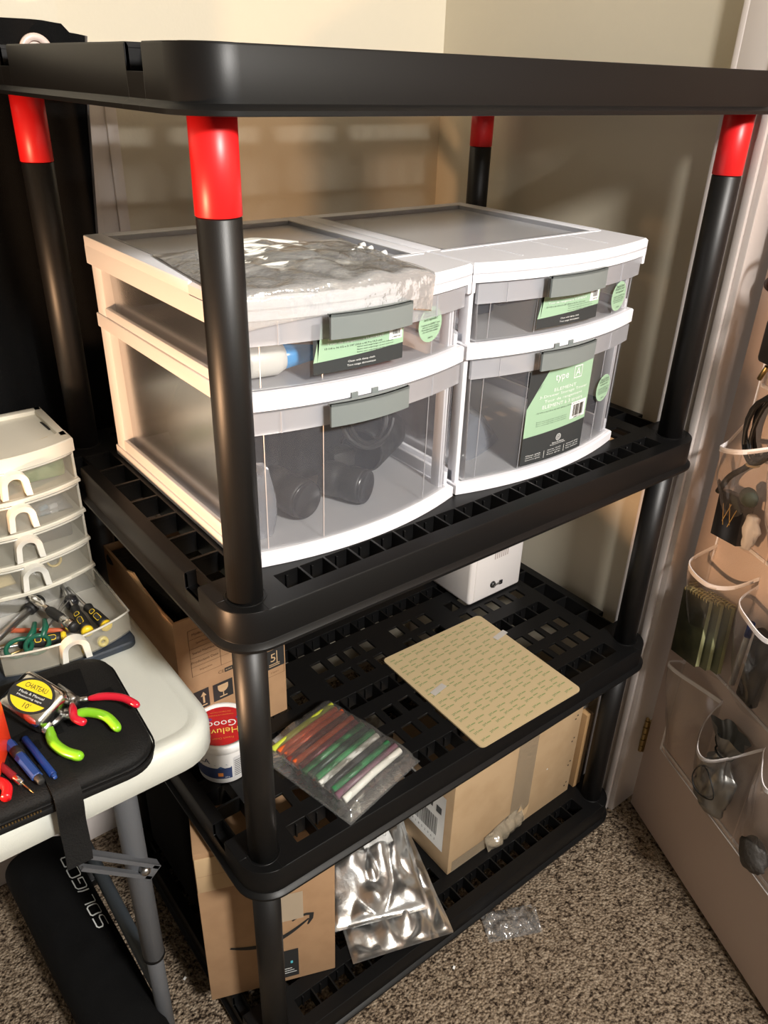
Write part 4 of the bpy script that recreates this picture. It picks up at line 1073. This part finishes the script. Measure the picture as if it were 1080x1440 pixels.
def small_drawer(i, z0, z1, pull, m=CLEARD):
    mb = MB(); ins = .0065; ya = UY1-.012
    mb.surf(lambda u, v: (UX0+ins+(W5-2*ins)*u, f5(UX0+ins+(W5-2*ins)*u)-.001-pull, z0+(z1-z0)*v), 18, 2, m)
    for x_ in (UX0+ins, UX1-ins): mb.surf(lambda u, v, x_=x_: (x_, (f5(x_)-.001)+(ya-f5(x_))*(u if x_ < -.14 else 1-u)-pull, z0+(z1-z0)*v), 2, 2, m, smooth=False)
    mb.surf(lambda u, v: (UX1-ins-(W5-2*ins)*u, ya-pull, z0+(z1-z0)*v), 2, 2, m, smooth=False)
    mb.surf(lambda u, v: (UX0+ins+(W5-2*ins)*u, f5(UX0+ins+(W5-2*ins)*u)+(ya-f5(UX0+ins+(W5-2*ins)*u))*v-pull, z0+.0015), 12, 2, clear('small_floor', (.70, .67, .58), .5, .3), smooth=False)
    d = mb.build('drawer', mc)
    mb = MB(); fr = [(UX0+ins+(W5-2*ins)*i_/18, f5(UX0+ins+(W5-2*ins)*i_/18)-.0025-pull, z1) for i_ in range(19)]
    mb.tube([(UX0+ins, ya-pull, z1)]+fr+[(UX1-ins, ya-pull, z1)], .0017, clear('drawer_rim', (.85, .82, .72), .6, .2), n=8); mb.build('drawer_rim', d)
    arch_handle(d, -.001-pull, z0+(z1-z0)*.40)
    return d
PULL = .150
for i in range(5):
    z0 = UZ+zs[i]+.001; z1 = UZ+(zs[i+1]-.008 if i < 4 else UH-.022)
    small_drawer(i, z0, z1 if i else UZ+.036, PULL if i == 0 else 0)
mb = MB(T(-.080, .436, UZ+UH-.0058) @ RZ(20)); mb.box((-.014, -.009, 0), (.014, .009, .0006), mat('masking_tape', (.62, .50, .26), .7)); mb.box((.016, -.016, 0), (.030, -.004, .0006), mat('masking_tape', (.62, .50, .26), .7))
mb.build('tape_piece', label='yellowed piece of tape stuck on the top of the small drawer cabinet', cat='tape')
MB(T(-.060, .49, UZ+UH-.0058) @ RZ(3)).box((-.0015, -.018, 0), (.0015, .018, .001), PRINTK).build('pencil_lead', label='thin black rod lying on top of the small drawer cabinet', cat='rod')
# drawer contents
q = random.Random(5)
MB(T(-.095, .455, UZ+.1865)).box((-.038, -.03, 0), (.036, .05, .030), mat('green_foam', (.10, .17, .05), .8, noise_col=(.25, .32, .15), nscale=60), r=.006).build('green_sponge', label='green packet filling the topmost drawer of the small cabinet', cat='packet')
MB(T(-.195, .455, UZ+.1865)).box((-.025, -.03, 0), (.025, .05, .026), mat('green_foam', (.10, .17, .05), .8), r=.006).build('green_packet', label='olive packet at the left of the topmost small drawer', cat='packet')
mb = MB(T(-.090, .455, UZ+.135)); pillow(mb, .06, .07, .02, clear('grey_poly', (.5, .5, .52), .4, .2, bump=.8, bscale=60), Matrix(), seed=41, nu=14, nv=14); mb.build('parts_bag', label='grey bag of small parts in the second drawer of the small cabinet', cat='bag')
for k, (x, y, cc) in enumerate(((-.098, .435, (.05, .25, .40)), (-.085, .432, (.75, .75, .72)), (-.075, .440, (.03, .03, .03)))):
    MB().cyl((x-.006, y, UZ+.139), (x+.006, y+.003, UZ+.139), .0038, mat('bead_%d' % k, cc, .4)).build('connector', label=('blue', 'white', 'black')[k]+' small connector at the front of the second drawer of the small cabinet', cat='connector')
MB(T(-.095, .46, UZ+.0865)).box((-.04, -.035, 0), (.03, .05, .022), mat('dark_parts', (.05, .045, .05), .6), r=.004).build('component_tray', label='dark component tray in the third drawer of the small cabinet', cat='tray')
MB(T(-.098, .437, UZ+.048) @ RX(75)).lathe([(.009, -.003), (.0115, -.003), (.0115, .003), (.009, .003), (.009, -.003)], mat('amber_ring', (.55, .40, .12), .3), n=24, cap=False).build('amber_ring', label='amber ring standing in the fourth drawer of the small cabinet', cat='ring')
mb = MB(T(-.19, .45, UZ+.038)); pillow(mb, .06, .06, .014, mat('yellow_paper', (.65, .52, .28), .8), Matrix(), seed=44, nu=14, nv=14); mb.build('paper_packet', label='yellowish paper packet at the left of the fourth small drawer', cat='packet')

# tools in the open drawer
fz = UZ+.003
def driver(p, e, label, shaft=.07, r=.0085):
    """screwdriver: p = butt end, e = handle end towards the shaft"""
    t = thing('screwdriver', tuple(Vector(p).lerp(Vector(e), .5)), label, 'screwdriver', 'yellow and black screwdrivers in the open drawer')
    p, e = Vector(p), Vector(e); d = e-p; L_ = d.length; X = Matrix.Translation(p) @ d.to_track_quat('Z', 'Y').to_matrix().to_4x4()
    MB(X).lathe([(.0001, -.004), (r*.8, -.0035), (r, -.001), (r, .003)], YELLOW, n=24).build('end_cap', t, label='yellow end cap')
    prof = [(r, .003), (r*1.05, .008), (r*1.0, L_*.3), (r*.95, L_*.55), (r*.70, L_*.78), (r*.85, L_*.92), (r*.5, L_)]
    MB(X).lathe(prof, RUBBER, n=24).build('handle', t)
    mb = MB(X @ T(0, 0, 0))
    for zz, hh in ((L_*.30, .008), (L_*.56, .0045)):
        def wp(pp, zz=zz): a = pp.x/r; rr = r*1.06; return (rr*math.cos(a+ang0), rr*math.sin(a+ang0), zz+pp.y)
        loc = X.inverted().to_3x3() @ Vector((-.35, -.5, .8)); ang0 = math.atan2(loc.y, loc.x)
        m2 = MB(X, warp=wp); poly = rrect(-.0038, -hh, .0038, hh, .003, 4)
        m2.add([(a, b_, 0) for a, b_ in poly], [tuple(range(len(poly)))], YELLOW)
        poly = rrect(-.0028, -hh+.0012, .0028, hh-.0012, .002, 4); m2.add([(a, b_, 0) for a, b_ in poly], [tuple(range(len(poly)))], PRINTK)
        for v in m2.v[-len(poly):]: v += (v-(X @ Vector((0, 0, zz)))).normalized()*.0003
        m2.build('badge', t)
    MB(X).cyl((0, 0, L_-.002), (0, 0, L_+shaft), .0022, STEEL, n=12).build('shaft', t)
    return t
driver((-.1395, .2845, fz+.011), (-.195, .300, fz+.013), 'yellow and black screwdriver lying across the front of the open small drawer', .055)
driver((-.110, .2720, fz+.016), (-.1065, .336, fz+.018), 'yellow and black screwdriver in the middle pointing to the back of the open small drawer', .065)
driver((-.0835, .2700, fz+.015), (-.0905, .330, fz+.017), 'yellow and black screwdriver nearest the right wall of the open small drawer', .06)
sc = thing('scissors', (-.19, .30, fz), 'green handled scissors at the left front of the open small drawer', 'scissors')
GR = mat('dark_green_handle', (.008, .10, .06), .35)
for k, (cx_, cy_, a) in enumerate(((-.198, .283, 20), (-.176, .276, 35))):
    X = T(cx_, cy_, fz+.021) @ RZ(a) @ RX(22)
    MB(X).tube([(.0175*math.cos(2*PI*i/28), .0130*math.sin(2*PI*i/28), 0) for i in range(28)], .0032, GR, n=10, closed=True).build('finger_loop', sc)
    MB(X).tube([(.014, .003, 0), (.030, .010, .001), (.040, .020, .002)], [.0036, .0046, .003], GR, n=10).build('grip', sc)
for k, a in enumerate((44, 49)):
    MB(T(-.160, .302, fz+.021+.0013*k) @ RZ(a)).prism([(-.004, -.003), (.02, -.004), (.075, 0), (.02, .0035), (-.004, .004)], 0, .0012, STEEL).build('blade', sc)
kn = thing('craft_tool', (-.13, .32, fz), 'chrome and black craft tool lying diagonally across the open small drawer', 'tool')
kp, ke = Vector((-.1235, .277, fz+.024)), Vector((-.152, .385, fz+.027)); kd = (ke-kp); KX = Matrix.Translation(kp) @ kd.to_track_quat('Z', 'Y').to_matrix().to_4x4(); KL = kd.length
MB(KX).lathe([(.0001, 0), (.0075, .0005), (.0082, .003), (.0082, .006)], RUBBER, n=22).build('end_cap', kn)
MB(KX).lathe([(.0082, .006), (.0082, .022), (.0065, .026), (.0058, .05)], CHROME, n=22).build('butt', kn)
MB(KX).lathe([(.0058, .03), (.0072, .036), (.0070, .058), (.005, .066)], RUBBER, n=22).build('grip', kn)
MB(KX).lathe([(.005, .066), (.004, .078), (.0062, .084), (.0062, KL-.01), (.003, KL)], CHROME, n=22).build('shank', kn)
MB().cyl((-.225, .325, fz+.013), (-.160, .372, fz+.014), .0062, STEEL).cyl((-.160, .372, fz+.014), (-.138, .390, fz+.014), .009, RUBBER).build('chuck_handle', label='grey metal rod tool with black end at the back left of the open drawer', cat='tool')
MB().cyl((-.196, .350, fz+.007), (-.13, .302, fz+.008), .0035, mat('orange_pencil', (.55, .12, .05), .4)).cyl((-.13, .302, fz+.008), (-.118, .293, fz+.0085), .0033, mat('bare_wood', (.55, .32, .16), .7), r2=.0006).build('pencil', label='orange red pencil lying under the tools of the open drawer', cat='pencil')
MB().cyl((-.228, .318, fz+.010), (-.185, .302, fz+.014), .002, BRASS).build('brass_rod', label='thin brass rod at the left of the open drawer', cat='rod')
MB().cyl((-.228, .29, fz+.009), (-.19, .290, fz+.011), .0018, BRASS).build('brass_rod', label='shorter brass rod beside the green scissors', cat='rod')
MB(T(-.103, .36, fz+.012)).lathe([(.0001, .012), (.008, .009), (.011, 0), (.008, -.009), (.0001, -.012)], BLK2, n=24).build('black_ball', label='round black ball at the back of the open drawer', cat='ball')
MB(T(-.098, .249, fz+.0075) @ RX(80)).lathe([(.003, -.004), (.0072, -.004), (.0082, 0), (.0072, .004), (.003, .004), (.003, -.004)], mat('brass_gear', (.50, .42, .16), .4), n=16, cap=False).build('brass_gear', label='small brass gear at the right front of the open drawer', cat='gear')
MB(T(-.1235, .245, fz+.006)).lathe([(.0001, .006), (.004, .004), (.0055, 0), (.004, -.004), (.0001, -.006)], YELLOW, n=18).build('yellow_cap', label='yellow oval cap just behind the handle of the open drawer', cat='cap')

# ------------------------------------------------------------------ zip case with tools
cs = thing('tool_case', (-.25, .12, TZ), 'soft black zipped tool case lying at the front of the white table', 'case')
CX = T(-.2475, .122, TZ+.0004) @ RZ(-3.5)
cw, cl = .135, .110
def casel(d, x0=-.22): return rrect(x0+d, -cl+d, cw-d, cl-d, (.02, .040, .040, .02), 8)
mb = MB(CX); lays = [(casel(.003), 0), (casel(0), .003), (casel(0), .012), (casel(.003), .0145), (casel(.0035), .0165), (casel(.001), .019), (casel(.003), .026), (casel(.012), .0305), (casel(.020), .032)]
n = len(lays[0][0]); V = [(x_, y_, z+.0015*nz(x_*40, y_*40, z*30)) for l, z in lays for x_, y_ in l]; F = []
for j in range(len(lays)-1):
    for i in range(n): F.append((j*n+i, j*n+(i+1) % n, (j+1)*n+(i+1) % n, (j+1)*n+i))
F.append(tuple((len(lays)-1)*n+i for i in range(n))); F.append(tuple(reversed(range(n))))
mb.add(V, F, FABRIC2); mb.build('case_body', cs, shade=True)
zp = casel(-.0012); mb = MB(CX); mb.tube([(x_, y_, .0155) for x_, y_ in zp], .0013, FABRIC, n=6, closed=True); mb.build('zip', cs)
mb = MB(CX)
fr = [(-.10+.012*i, -cl-.0016, .0155) for i in range(9)]
for i in range(14): mb.box((-.045+.0032*i, -cl-.0030, .0145), (-.0435+.0032*i, -cl-.0018, .0168), BRASS)
mb.build('zip_teeth', cs, label='row of brass zip teeth')
mb = MB(CX)
mb.box((-.045, -.012, .0318), (.120, -.002, .0336), FABRIC, r=.0006, X=RZ(12)); mb.box((.025, .035, .0315), (.090, .085, .0345), FABRIC, r=.0012, X=RZ(-4))
for k in range(7): mb.box((-.03+.014*k, -.055+.006*k, .032), (-.022+.014*k, -.040+.006*k, .0334), FABRIC, r=.0005)
mb.build('elastic_loop', cs)
st = MB()
SP = [(-.228, .055, TZ+.0345), (-.228, .02, TZ+.034), (-.228, .0045, TZ+.028), (-.229, .0015, TZ+.006), (-.230, .004, TZ-.02), (-.231, .001, TZ-.055), (-.233, -.002, TZ-.078)]
SPs = smooth_path(SP, 6); wv = .0145; V = []; F = []
for p in SPs: V += [(p.x-wv, p.y, p.z), (p.x+wv, p.y-.001, p.z), (p.x+wv, p.y+.0018, p.z+.0016), (p.x-wv, p.y+.0018, p.z+.0016)]
for i in range(len(SPs)-1):
    for k in range(4): F.append((4*i+k, 4*i+(k+1) % 4, 4*i+4+(k+1) % 4, 4*i+4+k))
F += [(3, 2, 1, 0), tuple(4*(len(SPs)-1)+k for k in range(4))]
st.add(V, F, FABRIC2); st.build('strap', cs)
cz = TZ+.0335
# tape measure
tm = thing('tape_measure', (-.208, .160, cz), 'chrome tape measure with yellow and black label lying on the tool case', 'tape measure')
MX = T(-.214, .138, cz+.0125) @ RZ(-36) @ RX(22) @ RZ(-30)
MB(MX).box((-.033, -.026, 0), (.033, .026, .030), CHROME, r=.009, seg=5).build('measure_case', tm, shade=True)
mb = MB(MX @ T(0, .0, .0303) @ RZ(8)); 
mb.add([(.029*math.cos(2*PI*i/40), .0225*math.sin(2*PI*i/40), -.0001) for i in range(40)], [tuple(range(40))], PRINTK)
mb.add([(.0255*math.cos(2*PI*i/40), .0195*math.sin(2*PI*i/40), .0002) for i in range(40)], [tuple(range(40))], mat('measure_yellow', (.85, .66, .02), .4))
mb.quad(-.0255, -.0075, .0255, .0045, PRINTK, .0004)
mb.text('CHATEAU', 0, .0105, PRINTK, h=.0062, w=.030, z=.0005); mb.text('Made & Manual', 0, .001, PRINTW, h=.0030, w=.034, z=.0006); mb.text('Measuring tape', 0, -.0040, PRINTW, h=.0030, w=.034, z=.0006); mb.text("10'", .003, -.0128, PRINTK, h=.0068, z=.0005)
mb.build('dial_label', tm, label='yellow label with black lettering')
MB(MX).box((.031, -.024, .003), (.036, -.010, .012), STEEL, r=.001).build('end_hook', tm)
# pliers
def pliers(name, label, m, ends, pivot, tip, z):
    t = thing(name, (pivot[0], pivot[1], cz), label, 'pliers')
    for (pts, rr) in ends:
        P = smooth_path([(x_, y_, z+dz) for x_, y_, dz in pts], 6); k = len(P)
        R2 = [rr*(.55+.45*min(1, i/4)) if i < k-3 else rr*(1, .85, .5)[i-(k-3)] for i in range(k)]
        MB().tube(P, R2, m, n=14, flat=1.0).build('grip', t)
    MB(T(pivot[0], pivot[1], z)).lathe([(.006, -.004), (.0065, -.003), (.0065, .003), (.005, .0042), (.0001, .0045)], STEEL, n=20).build('pivot', t)
    mb = MB(); mb.tube([(pivot[0], pivot[1], z), ((pivot[0]*.6+tip[0]*.4), (pivot[1]*.6+tip[1]*.4), z), (*tip, z)], [.0062, .0050, .0014], STEEL, n=10)
    for (pts, rr) in ends: mb.tube([(pivot[0], pivot[1], z), (pts[0][0], pts[0][1], z+pts[0][2])], [.004, .0034], STEEL, n=10)
    mb.build('jaws', t)
gz = cz+.0075; LIME = mat('lime_grip', (.22, .55, .02), .28, coat=.3); REDG = mat('red_grip', (.58, .01, .03), .28, coat=.3)
pliers('pliers', 'lime green handled pliers lying spread on the tool case', LIME, [([(-.1895, .1015, .003), (-.172, .096, .005), (-.155, .077, .003), (-.1505, .050, .0)], .0058), ([(-.2135, .103, .0), (-.2180, .078, .0), (-.212, .053, .0), (-.1990, .034, .0)], .0062)], (-.192, .113), (-.182, .155), gz)
pliers('pliers', 'red handled pliers crossing over the green ones on the tool case', REDG, [([(-.163, .112, .006), (-.145, .104, .006), (-.128, .090, .004), (-.1170, .070, .0)], .0048), ([(-.1835, .106, .012), (-.1870, .092, .013), (-.1885, .082, .011), (-.1800, .071, .008)], .0048)], (-.176, .124), (-.182, .166), gz+.004)
# pens, knife, cube, red handle
def stick(name, p, e, r, m, label, cat, extra=None, n=8):
    t = thing(name, tuple((Vector(p)+Vector(e))/2-Vector((0, 0, r))), label, cat)
    MB().cyl(p, e, r, m, n=n).build('barrel', t, shade=False if n <= 8 else None)
    return t
BLUE = mat('blue_plastic', (.012, .04, .20), .3); BLUE2 = mat('blue_metal', (.02, .06, .24), .35)
t = stick('craft_knife', (-.2590, .105, cz+.007), (-.2485, .034, cz+.007), .0062, BLUE2, 'blue hexagonal knife with black collar on the tool case', 'knife', n=6)
MB().cyl((-.2565, .090, cz+.007), (-.2545, .077, cz+.007), .0068, RUBBER, n=12).build('collar', t); MB().cyl((-.2485, .034, cz+.007), (-.2470, .025, cz+.007), .0050, PRINTK, n=12, r2=.004).build('tip', t)
t = stick('blue_pen', (-.2422, .104, cz+.0048), (-.2335, .030, cz+.0048), .0042, BLUE, 'slim dark blue pen lying right of the hexagonal knife', 'pen', n=14)
MB().cyl((-.2335, .030, cz+.0048), (-.2325, .024, cz+.0048), .0036, BLUE2, n=12, r2=.002).build('tip', t)
t = stick('red_pen', (-.2790, .090, cz+.005), (-.2680, .050, cz+.005), .0042, mat('dark_red_metal', (.30, .02, .03), .3, metal=.3), 'dark red scriber pen with brass tip on the tool case', 'pen', n=14)
MB().cyl((-.2680, .050, cz+.005), (-.2640, .037, cz+.005), .0046, CHROME, n=14, r2=.0035).build('ferrule', t); MB().cyl((-.2640, .037, cz+.005), (-.2580, .018, cz+.004), .0012, BRASS, n=8, r2=.0005).build('needle', t)
mb = MB(); P = smooth_path([(-.296, .062, cz+.006), (-.284, .054, cz+.006), (-.279, .040, cz+.006), (-.284, .026, cz+.006)], 6); mb.tube(P, .0055, mat('bright_red', (.70, .01, .015), .3), n=12); mb.build('red_cutter', label='bright red curved cutter at the left edge of the tool case', cat='cutter')
mb = MB(T(-.300, .100, cz) @ RZ(-28)); mb.box((-.042, -.022, .0), (.034, .034, .062), mat('orange_red', (.85, .05, .015), .35), r=.002); mb.build('red_box', label='bright orange red cube box standing on the tool case', cat='box')

# ------------------------------------------------------------------ pocket organiser on the door
og = thing('pocket_organizer', tuple(DM @ Vector((.26, -.003, .24))), 'pale fabric pocket organizer with clear white-bound pockets hanging on the door', 'organizer', None, DA)
mb = MB(DM); mb.box((.056, -.0040, .238), (.60, -.0012, 1.62), NONWOV, r=.0008); mb.build('backing', og)
mb = MB(DM); mb.tube([(.056, -.0045, 1.62), (.056, -.0045, .238), (.60, -.0045, .238)], .0028, RIBBON, n=6); mb.build('binding', og)
CW = .1185; rows = [(.250, .478), (.515, .742), (.780, .992), (1.045, 1.262)]
def pocket(c, rr, path, bulge=.045, seed=0):
    s0 = .060+CW*c; s1 = s0+CW-.003; zb, zt = rows[rr]
    P = smooth_path([(s0+(s1-s0)*a, -off-.005, zt+dz) for a, off, dz in path], 8)
    n = len(P)-1
    mb = MB(DM)
    def fn(u, v):
        k = u*n; i = min(int(k), n-1); p = P[i].lerp(P[i+1], k-i)
        base = Vector((s0+(s1-s0)*u, -.005-.012*math.sin(PI*u), zb))
        b_ = base.lerp(p, v); e = math.sin(PI*min(1, v*.9+.05))*.3
        b_.y -= e*bulge*math.sin(PI*u)**.6 + .004*nz(u*5+seed, v*5, c+rr)*math.sin(PI*u)
        return b_
    mb.surf(fn, 26, 16, FILM2); pk = mb.build('pocket', og)
    mb = MB(DM); V = []; F = []; hw = .0042
    for i, p in enumerate(P): V += [(p.x, p.y-.0012, p.z-hw), (p.x, p.y-.0012, p.z+hw), (p.x, p.y+.0008, p.z+hw), (p.x, p.y+.0008, p.z-hw)]
    for i in range(len(P)-1):
        for k in range(4): F.append((4*i+k, 4*i+(k+1) % 4, 4*i+4+(k+1) % 4, 4*i+4+k))
    F += [(0, 1, 2, 3), tuple(4*(len(P)-1)+k for k in (3, 2, 1, 0))]
    mb.add(V, F, RIBBON); mb.build('pocket_binding', pk, label='white bound pocket edge')
    mb = MB(DM); mb.box((s0, -.0062, zb-.003), (s1, -.0042, zb+.003), RIBBON); mb.build('seam', pk)
FULL = [(0, 0, 0), (.0, .050, -.030), (.5, .055, -.036), (.82, .032, -.024), (1, 0, .004)]
pocket(0, 3, [(0, 0, 0), (.1, .030, -.01), (.6, .035, -.02), (1, 0, 0)]); pocket(1, 3, FULL)
pocket(0, 2, [(0, 0, 0), (-.02, .030, -.045), (.10, .055, -.050), (.6, .055, -.030), (1, .0, .0)], .055); pocket(1, 2, FULL)
pocket(0, 1, FULL, .05, 2); pocket(1, 1, [(0, 0, -.010), (.05, .035, -.030), (.4, .050, -.035), (.8, .035, -.05), (1, 0, -.01)], .04, 3)
pocket(0, 0, [(0, 0, -.004), (-.02, .036, 0), (.10, .030, -.010), (.6, .014, -.006), (1, 0, -.004)], .025, 4)
pocket(1, 0, [(0, 0, 0), (.04, .030, -.040), (.22, .048, -.085), (.55, .045, -.075), (1, 0, -.004)], .05, 5)
FLATP = [(0, 0, 0), (.12, .014, -.004), (.55, .040, -.02), (1, 0, 0)]
pocket(2, 0, FLATP, .04, 6); pocket(2, 1, FLATP, .04, 7); pocket(2, 2, FLATP, .04, 8)
def dloc(s, n_, z): return DM @ Vector((s, -n_, z))
# cable coil
pts = []
q = random.Random(2)
for i in range(70):
    a = 2*PI*i/17; pts.append((.118+.030*math.cos(a)*(1+.12*math.sin(i*.21)), -.026-.010*math.sin(a*.5+i*.05), .990+.052*math.sin(a)*(1+.1*math.cos(i*.31))))
cb = thing('cable_coil', tuple(dloc(.118, .026, .90)), 'coiled black cable sticking out of the upper door pocket', 'cable')
mb = MB(DM); mb.tube(pts, .0036, RUBBER, n=8); mb.tube(smooth_path([(.118, -.03, .945), (.110, -.034, .925), (.085, -.040, .895), (.070, -.042, .860)], 6), .0052, RUBBER, n=8); mb.build('cord', cb)
mb = MB(DM); mb.tube([(.118+.008*math.cos(2*PI*i/14), -.030-.010*math.sin(2*PI*i/14), .932) for i in range(14)], .0022, mat('tan_tie', (.45, .33, .18), .7), n=6, closed=True); mb.build('cable_tie', cb)
# black card box with a gold mark
bb = thing('card_box', tuple(dloc(.105, .03, .80)), 'black card box with a gold scribbled mark in the upper door pocket', 'box')
BXM = DM @ T(.112, -.036, .838) @ RY(-10) @ RX(-6)
MB(BXM).box((-.033, -.010, -.045), (.033, .010, .034), BLK2, r=.001).build('box_body', bb)
mb = MB(BXM @ T(0, -.0104, 0) @ RX(90)); 
for k in range(4): mb.quad(-.013+.008*k, -.018, -.0115+.008*k, .018, mat('gold_print', (.55, .36, .12), .4), 0, RZ(-22 if k % 2 else 16))
mb.build('gold_mark', bb, label='gold pen-stroke mark')
lumpM = MB(DM @ T(.150, -.030, .825)); lumpM.surf(lambda u, v: (.016*math.cos(2*PI*u)*math.sin(PI*v)**.5*(1+.5*nz(math.cos(2*PI*u)*2, math.sin(2*PI*u)*2, v*6)), .012*math.sin(2*PI*u)*math.sin(PI*v)**.5*(1+.4*nz(math.cos(2*PI*u)*2, math.sin(2*PI*u)*2, v*6)), .032*math.cos(PI*v)), 20, 12, mat('white_wrap', (.66, .62, .58), .5), wrapu=True)
lumpM.build('white_bundle', label='white bundled cable beside the black card box in the door pocket', cat='cable')
lumpM = MB(DM @ T(.140, -.040, .885)); lumpM.surf(lambda u, v: (.018*math.cos(2*PI*u)*math.sin(PI*v)*(1+.3*nz(u*4, v*4, 9)), .012*math.sin(2*PI*u)*math.sin(PI*v), .016*math.cos(PI*v)), 20, 12, mat('dark_green_cloth', (.05, .06, .045), .8), wrapu=True)
lumpM.build('dark_pouch', label='dark greenish pouch squeezed above the black card box in the door pocket', cat='pouch')
# things in the topmost visible pocket
mb = MB(DM @ T(.090, -.030, 1.125)); mb.box((-.018, -.010, -.035), (.035, .010, .035), RUBBER, r=.008); mb.cyl((-.004, 0, .03), (.004, 0, .062), .005, RUBBER)
mb.build('black_charger', label='black charger hanging in the topmost door pocket at the photo edge', cat='charger')
mb = MB(DM @ T(.093, -.030, 1.075)); mb.cyl((-.012, 0, -.012), (-.002, 0, .012), .004, BRASS); mb.build('brass_plug', label='brass plug below the black charger in the topmost door pocket', cat='plug')
# notebooks
NB = mat('dark_green_cover', (.028, .030, .012), .45, noise_col=(.06, .06, .025), nscale=30); PG = mat('yellow_green_pages', (.42, .42, .22), .7)
nlab = ('dark green spiral notebook at the front of the middle door pocket', 'pale edged notebook between two others in the middle door pocket', 'notebook at the back of the stack in the middle door pocket')
for k in range(3):
    t = thing('notebook', tuple(dloc(.104+.012*k, .040-.013*k, .545)), nlab[k], 'notebook', 'notebooks in the door pocket')
    X = DM @ T(.098+.013*k, -.046+.0135*k, .602) @ RY(-12) @ RX(-7)
    MB(X).box((-.036, -.0042, -.068), (.036, .0042, .058), PG, r=.0006).build('pages', t)
    MB(X).box((-.037, -.0056, -.069), (.037, -.0044, .058), NB if k == 0 else mat('grey_green_cover', (.16, .17, .10), .5), r=.0003).build('cover', t)
    mb = MB(X)
    for j in range(9):
        xx = -.031+.0078*j; mb.tube([(xx+.002*math.cos(2*PI*i/10)*.4, .0066*math.cos(2*PI*i/10), .058+.0058*math.sin(2*PI*i/10)) for i in range(10)], .0011, mat('gold_spiral', (.62, .55, .28), .35, metal=.6), n=6, closed=True)
    mb.build('spiral', t, label='gold wire spiral')
# pens in the second pocket
def dpen(s0_, z0_, s1_, z1_, r, m, label, capm=None, off=.022):
    t = thing('marker_pen', tuple(dloc(s1_, off, min(z0_, z1_))), label, 'pen')
    MB(DM).cyl((s0_, -off, z0_), (s1_, -off, z1_), r, m, n=14).build('barrel', t)
    if capm: MB(DM).cyl((s0_, -off, z0_), (s0_+(s1_-s0_)*.22, -off, z0_+(z1_-z0_)*.22), r*1.2, capm, n=14).build('cap', t)
dpen(.205, .680, .203, .545, .0050, mat('clear_barrel', (.55, .53, .50), .25), 'clear pen with a blue cap in the right middle door pocket', BLUE)
mb = MB(DM @ T(.243, -.022, .610)); mb.box((-.020, -.008, -.068), (.022, .008, .075), BLK2, r=.004); mb.build('black_remote', label='glossy black object behind the blue capped pen in the door pocket', cat='device')
# silver drawstring pouch
sp = thing('drawstring_pouch', tuple(dloc(.246, .03, .275)), 'crumpled silver drawstring pouch in the lowest door pocket', 'pouch')
def pouchf(u, v):
    a = 2*PI*u; z = .272+.195*v
    rad = (.034*(min(1, v*6+.25))) if v < .55 else .034-.021*math.sin(min(1, (v-.55)/.2)*PI/2) if v < .75 else .013+.022*((v-.75)/.25)
    w_ = 1+.16*math.sin(a*5+v*6)*(.25+v)+.20*nz(math.cos(a)*2, math.sin(a)*2, v*7)
    return (.242+rad*1.15*w_*math.cos(a), -.030-.62*rad*w_*math.sin(a), z)
mb = MB(DM); mb.surf(pouchf, 56, 44, mat('silver_satin', (.30, .295, .28), .35, metal=.8, bump=.3, bscale=80), wrapu=True); mb.build('pouch_cloth', sp)
mb = MB(DM); mb.tube([(.242+.019*math.cos(2*PI*i/20), -.030-.013*math.sin(2*PI*i/20), .419) for i in range(20)], .0018, RUBBER, n=6, closed=True)
mb.tube([(.244+.030*math.cos(2*PI*i/30), -.056-.004*math.sin(2*PI*i/15), .352+.030*math.sin(2*PI*i/30)) for i in range(30)], .0013, RUBBER, n=6, closed=True)
mb.tube(smooth_path([(.225, -.034, .42), (.218, -.036, .435), (.222, -.036, .448), (.230, -.034, .440)], 4), .0013, RUBBER, n=6); mb.build('drawstring', sp, label='thin black drawstring')
lumpM = MB(DM @ T(.368, -.030, .305)); lumpM.surf(lambda u, v: (.030*math.cos(2*PI*u)*math.sin(PI*v)*(1+.35*nz(u*9, v*9, 2)), .018*math.sin(2*PI*u)*math.sin(PI*v), .034*math.cos(PI*v)*(1+.2*nz(u*7, v*7, 5))), 28, 16, mat('dark_steel_wool', (.06, .055, .05), .6, bump=1, bscale=150), wrapu=True)
lumpM.build('dark_bundle', label='dark tangled bundle in the lowest door pocket at the right photo edge', cat='bundle')
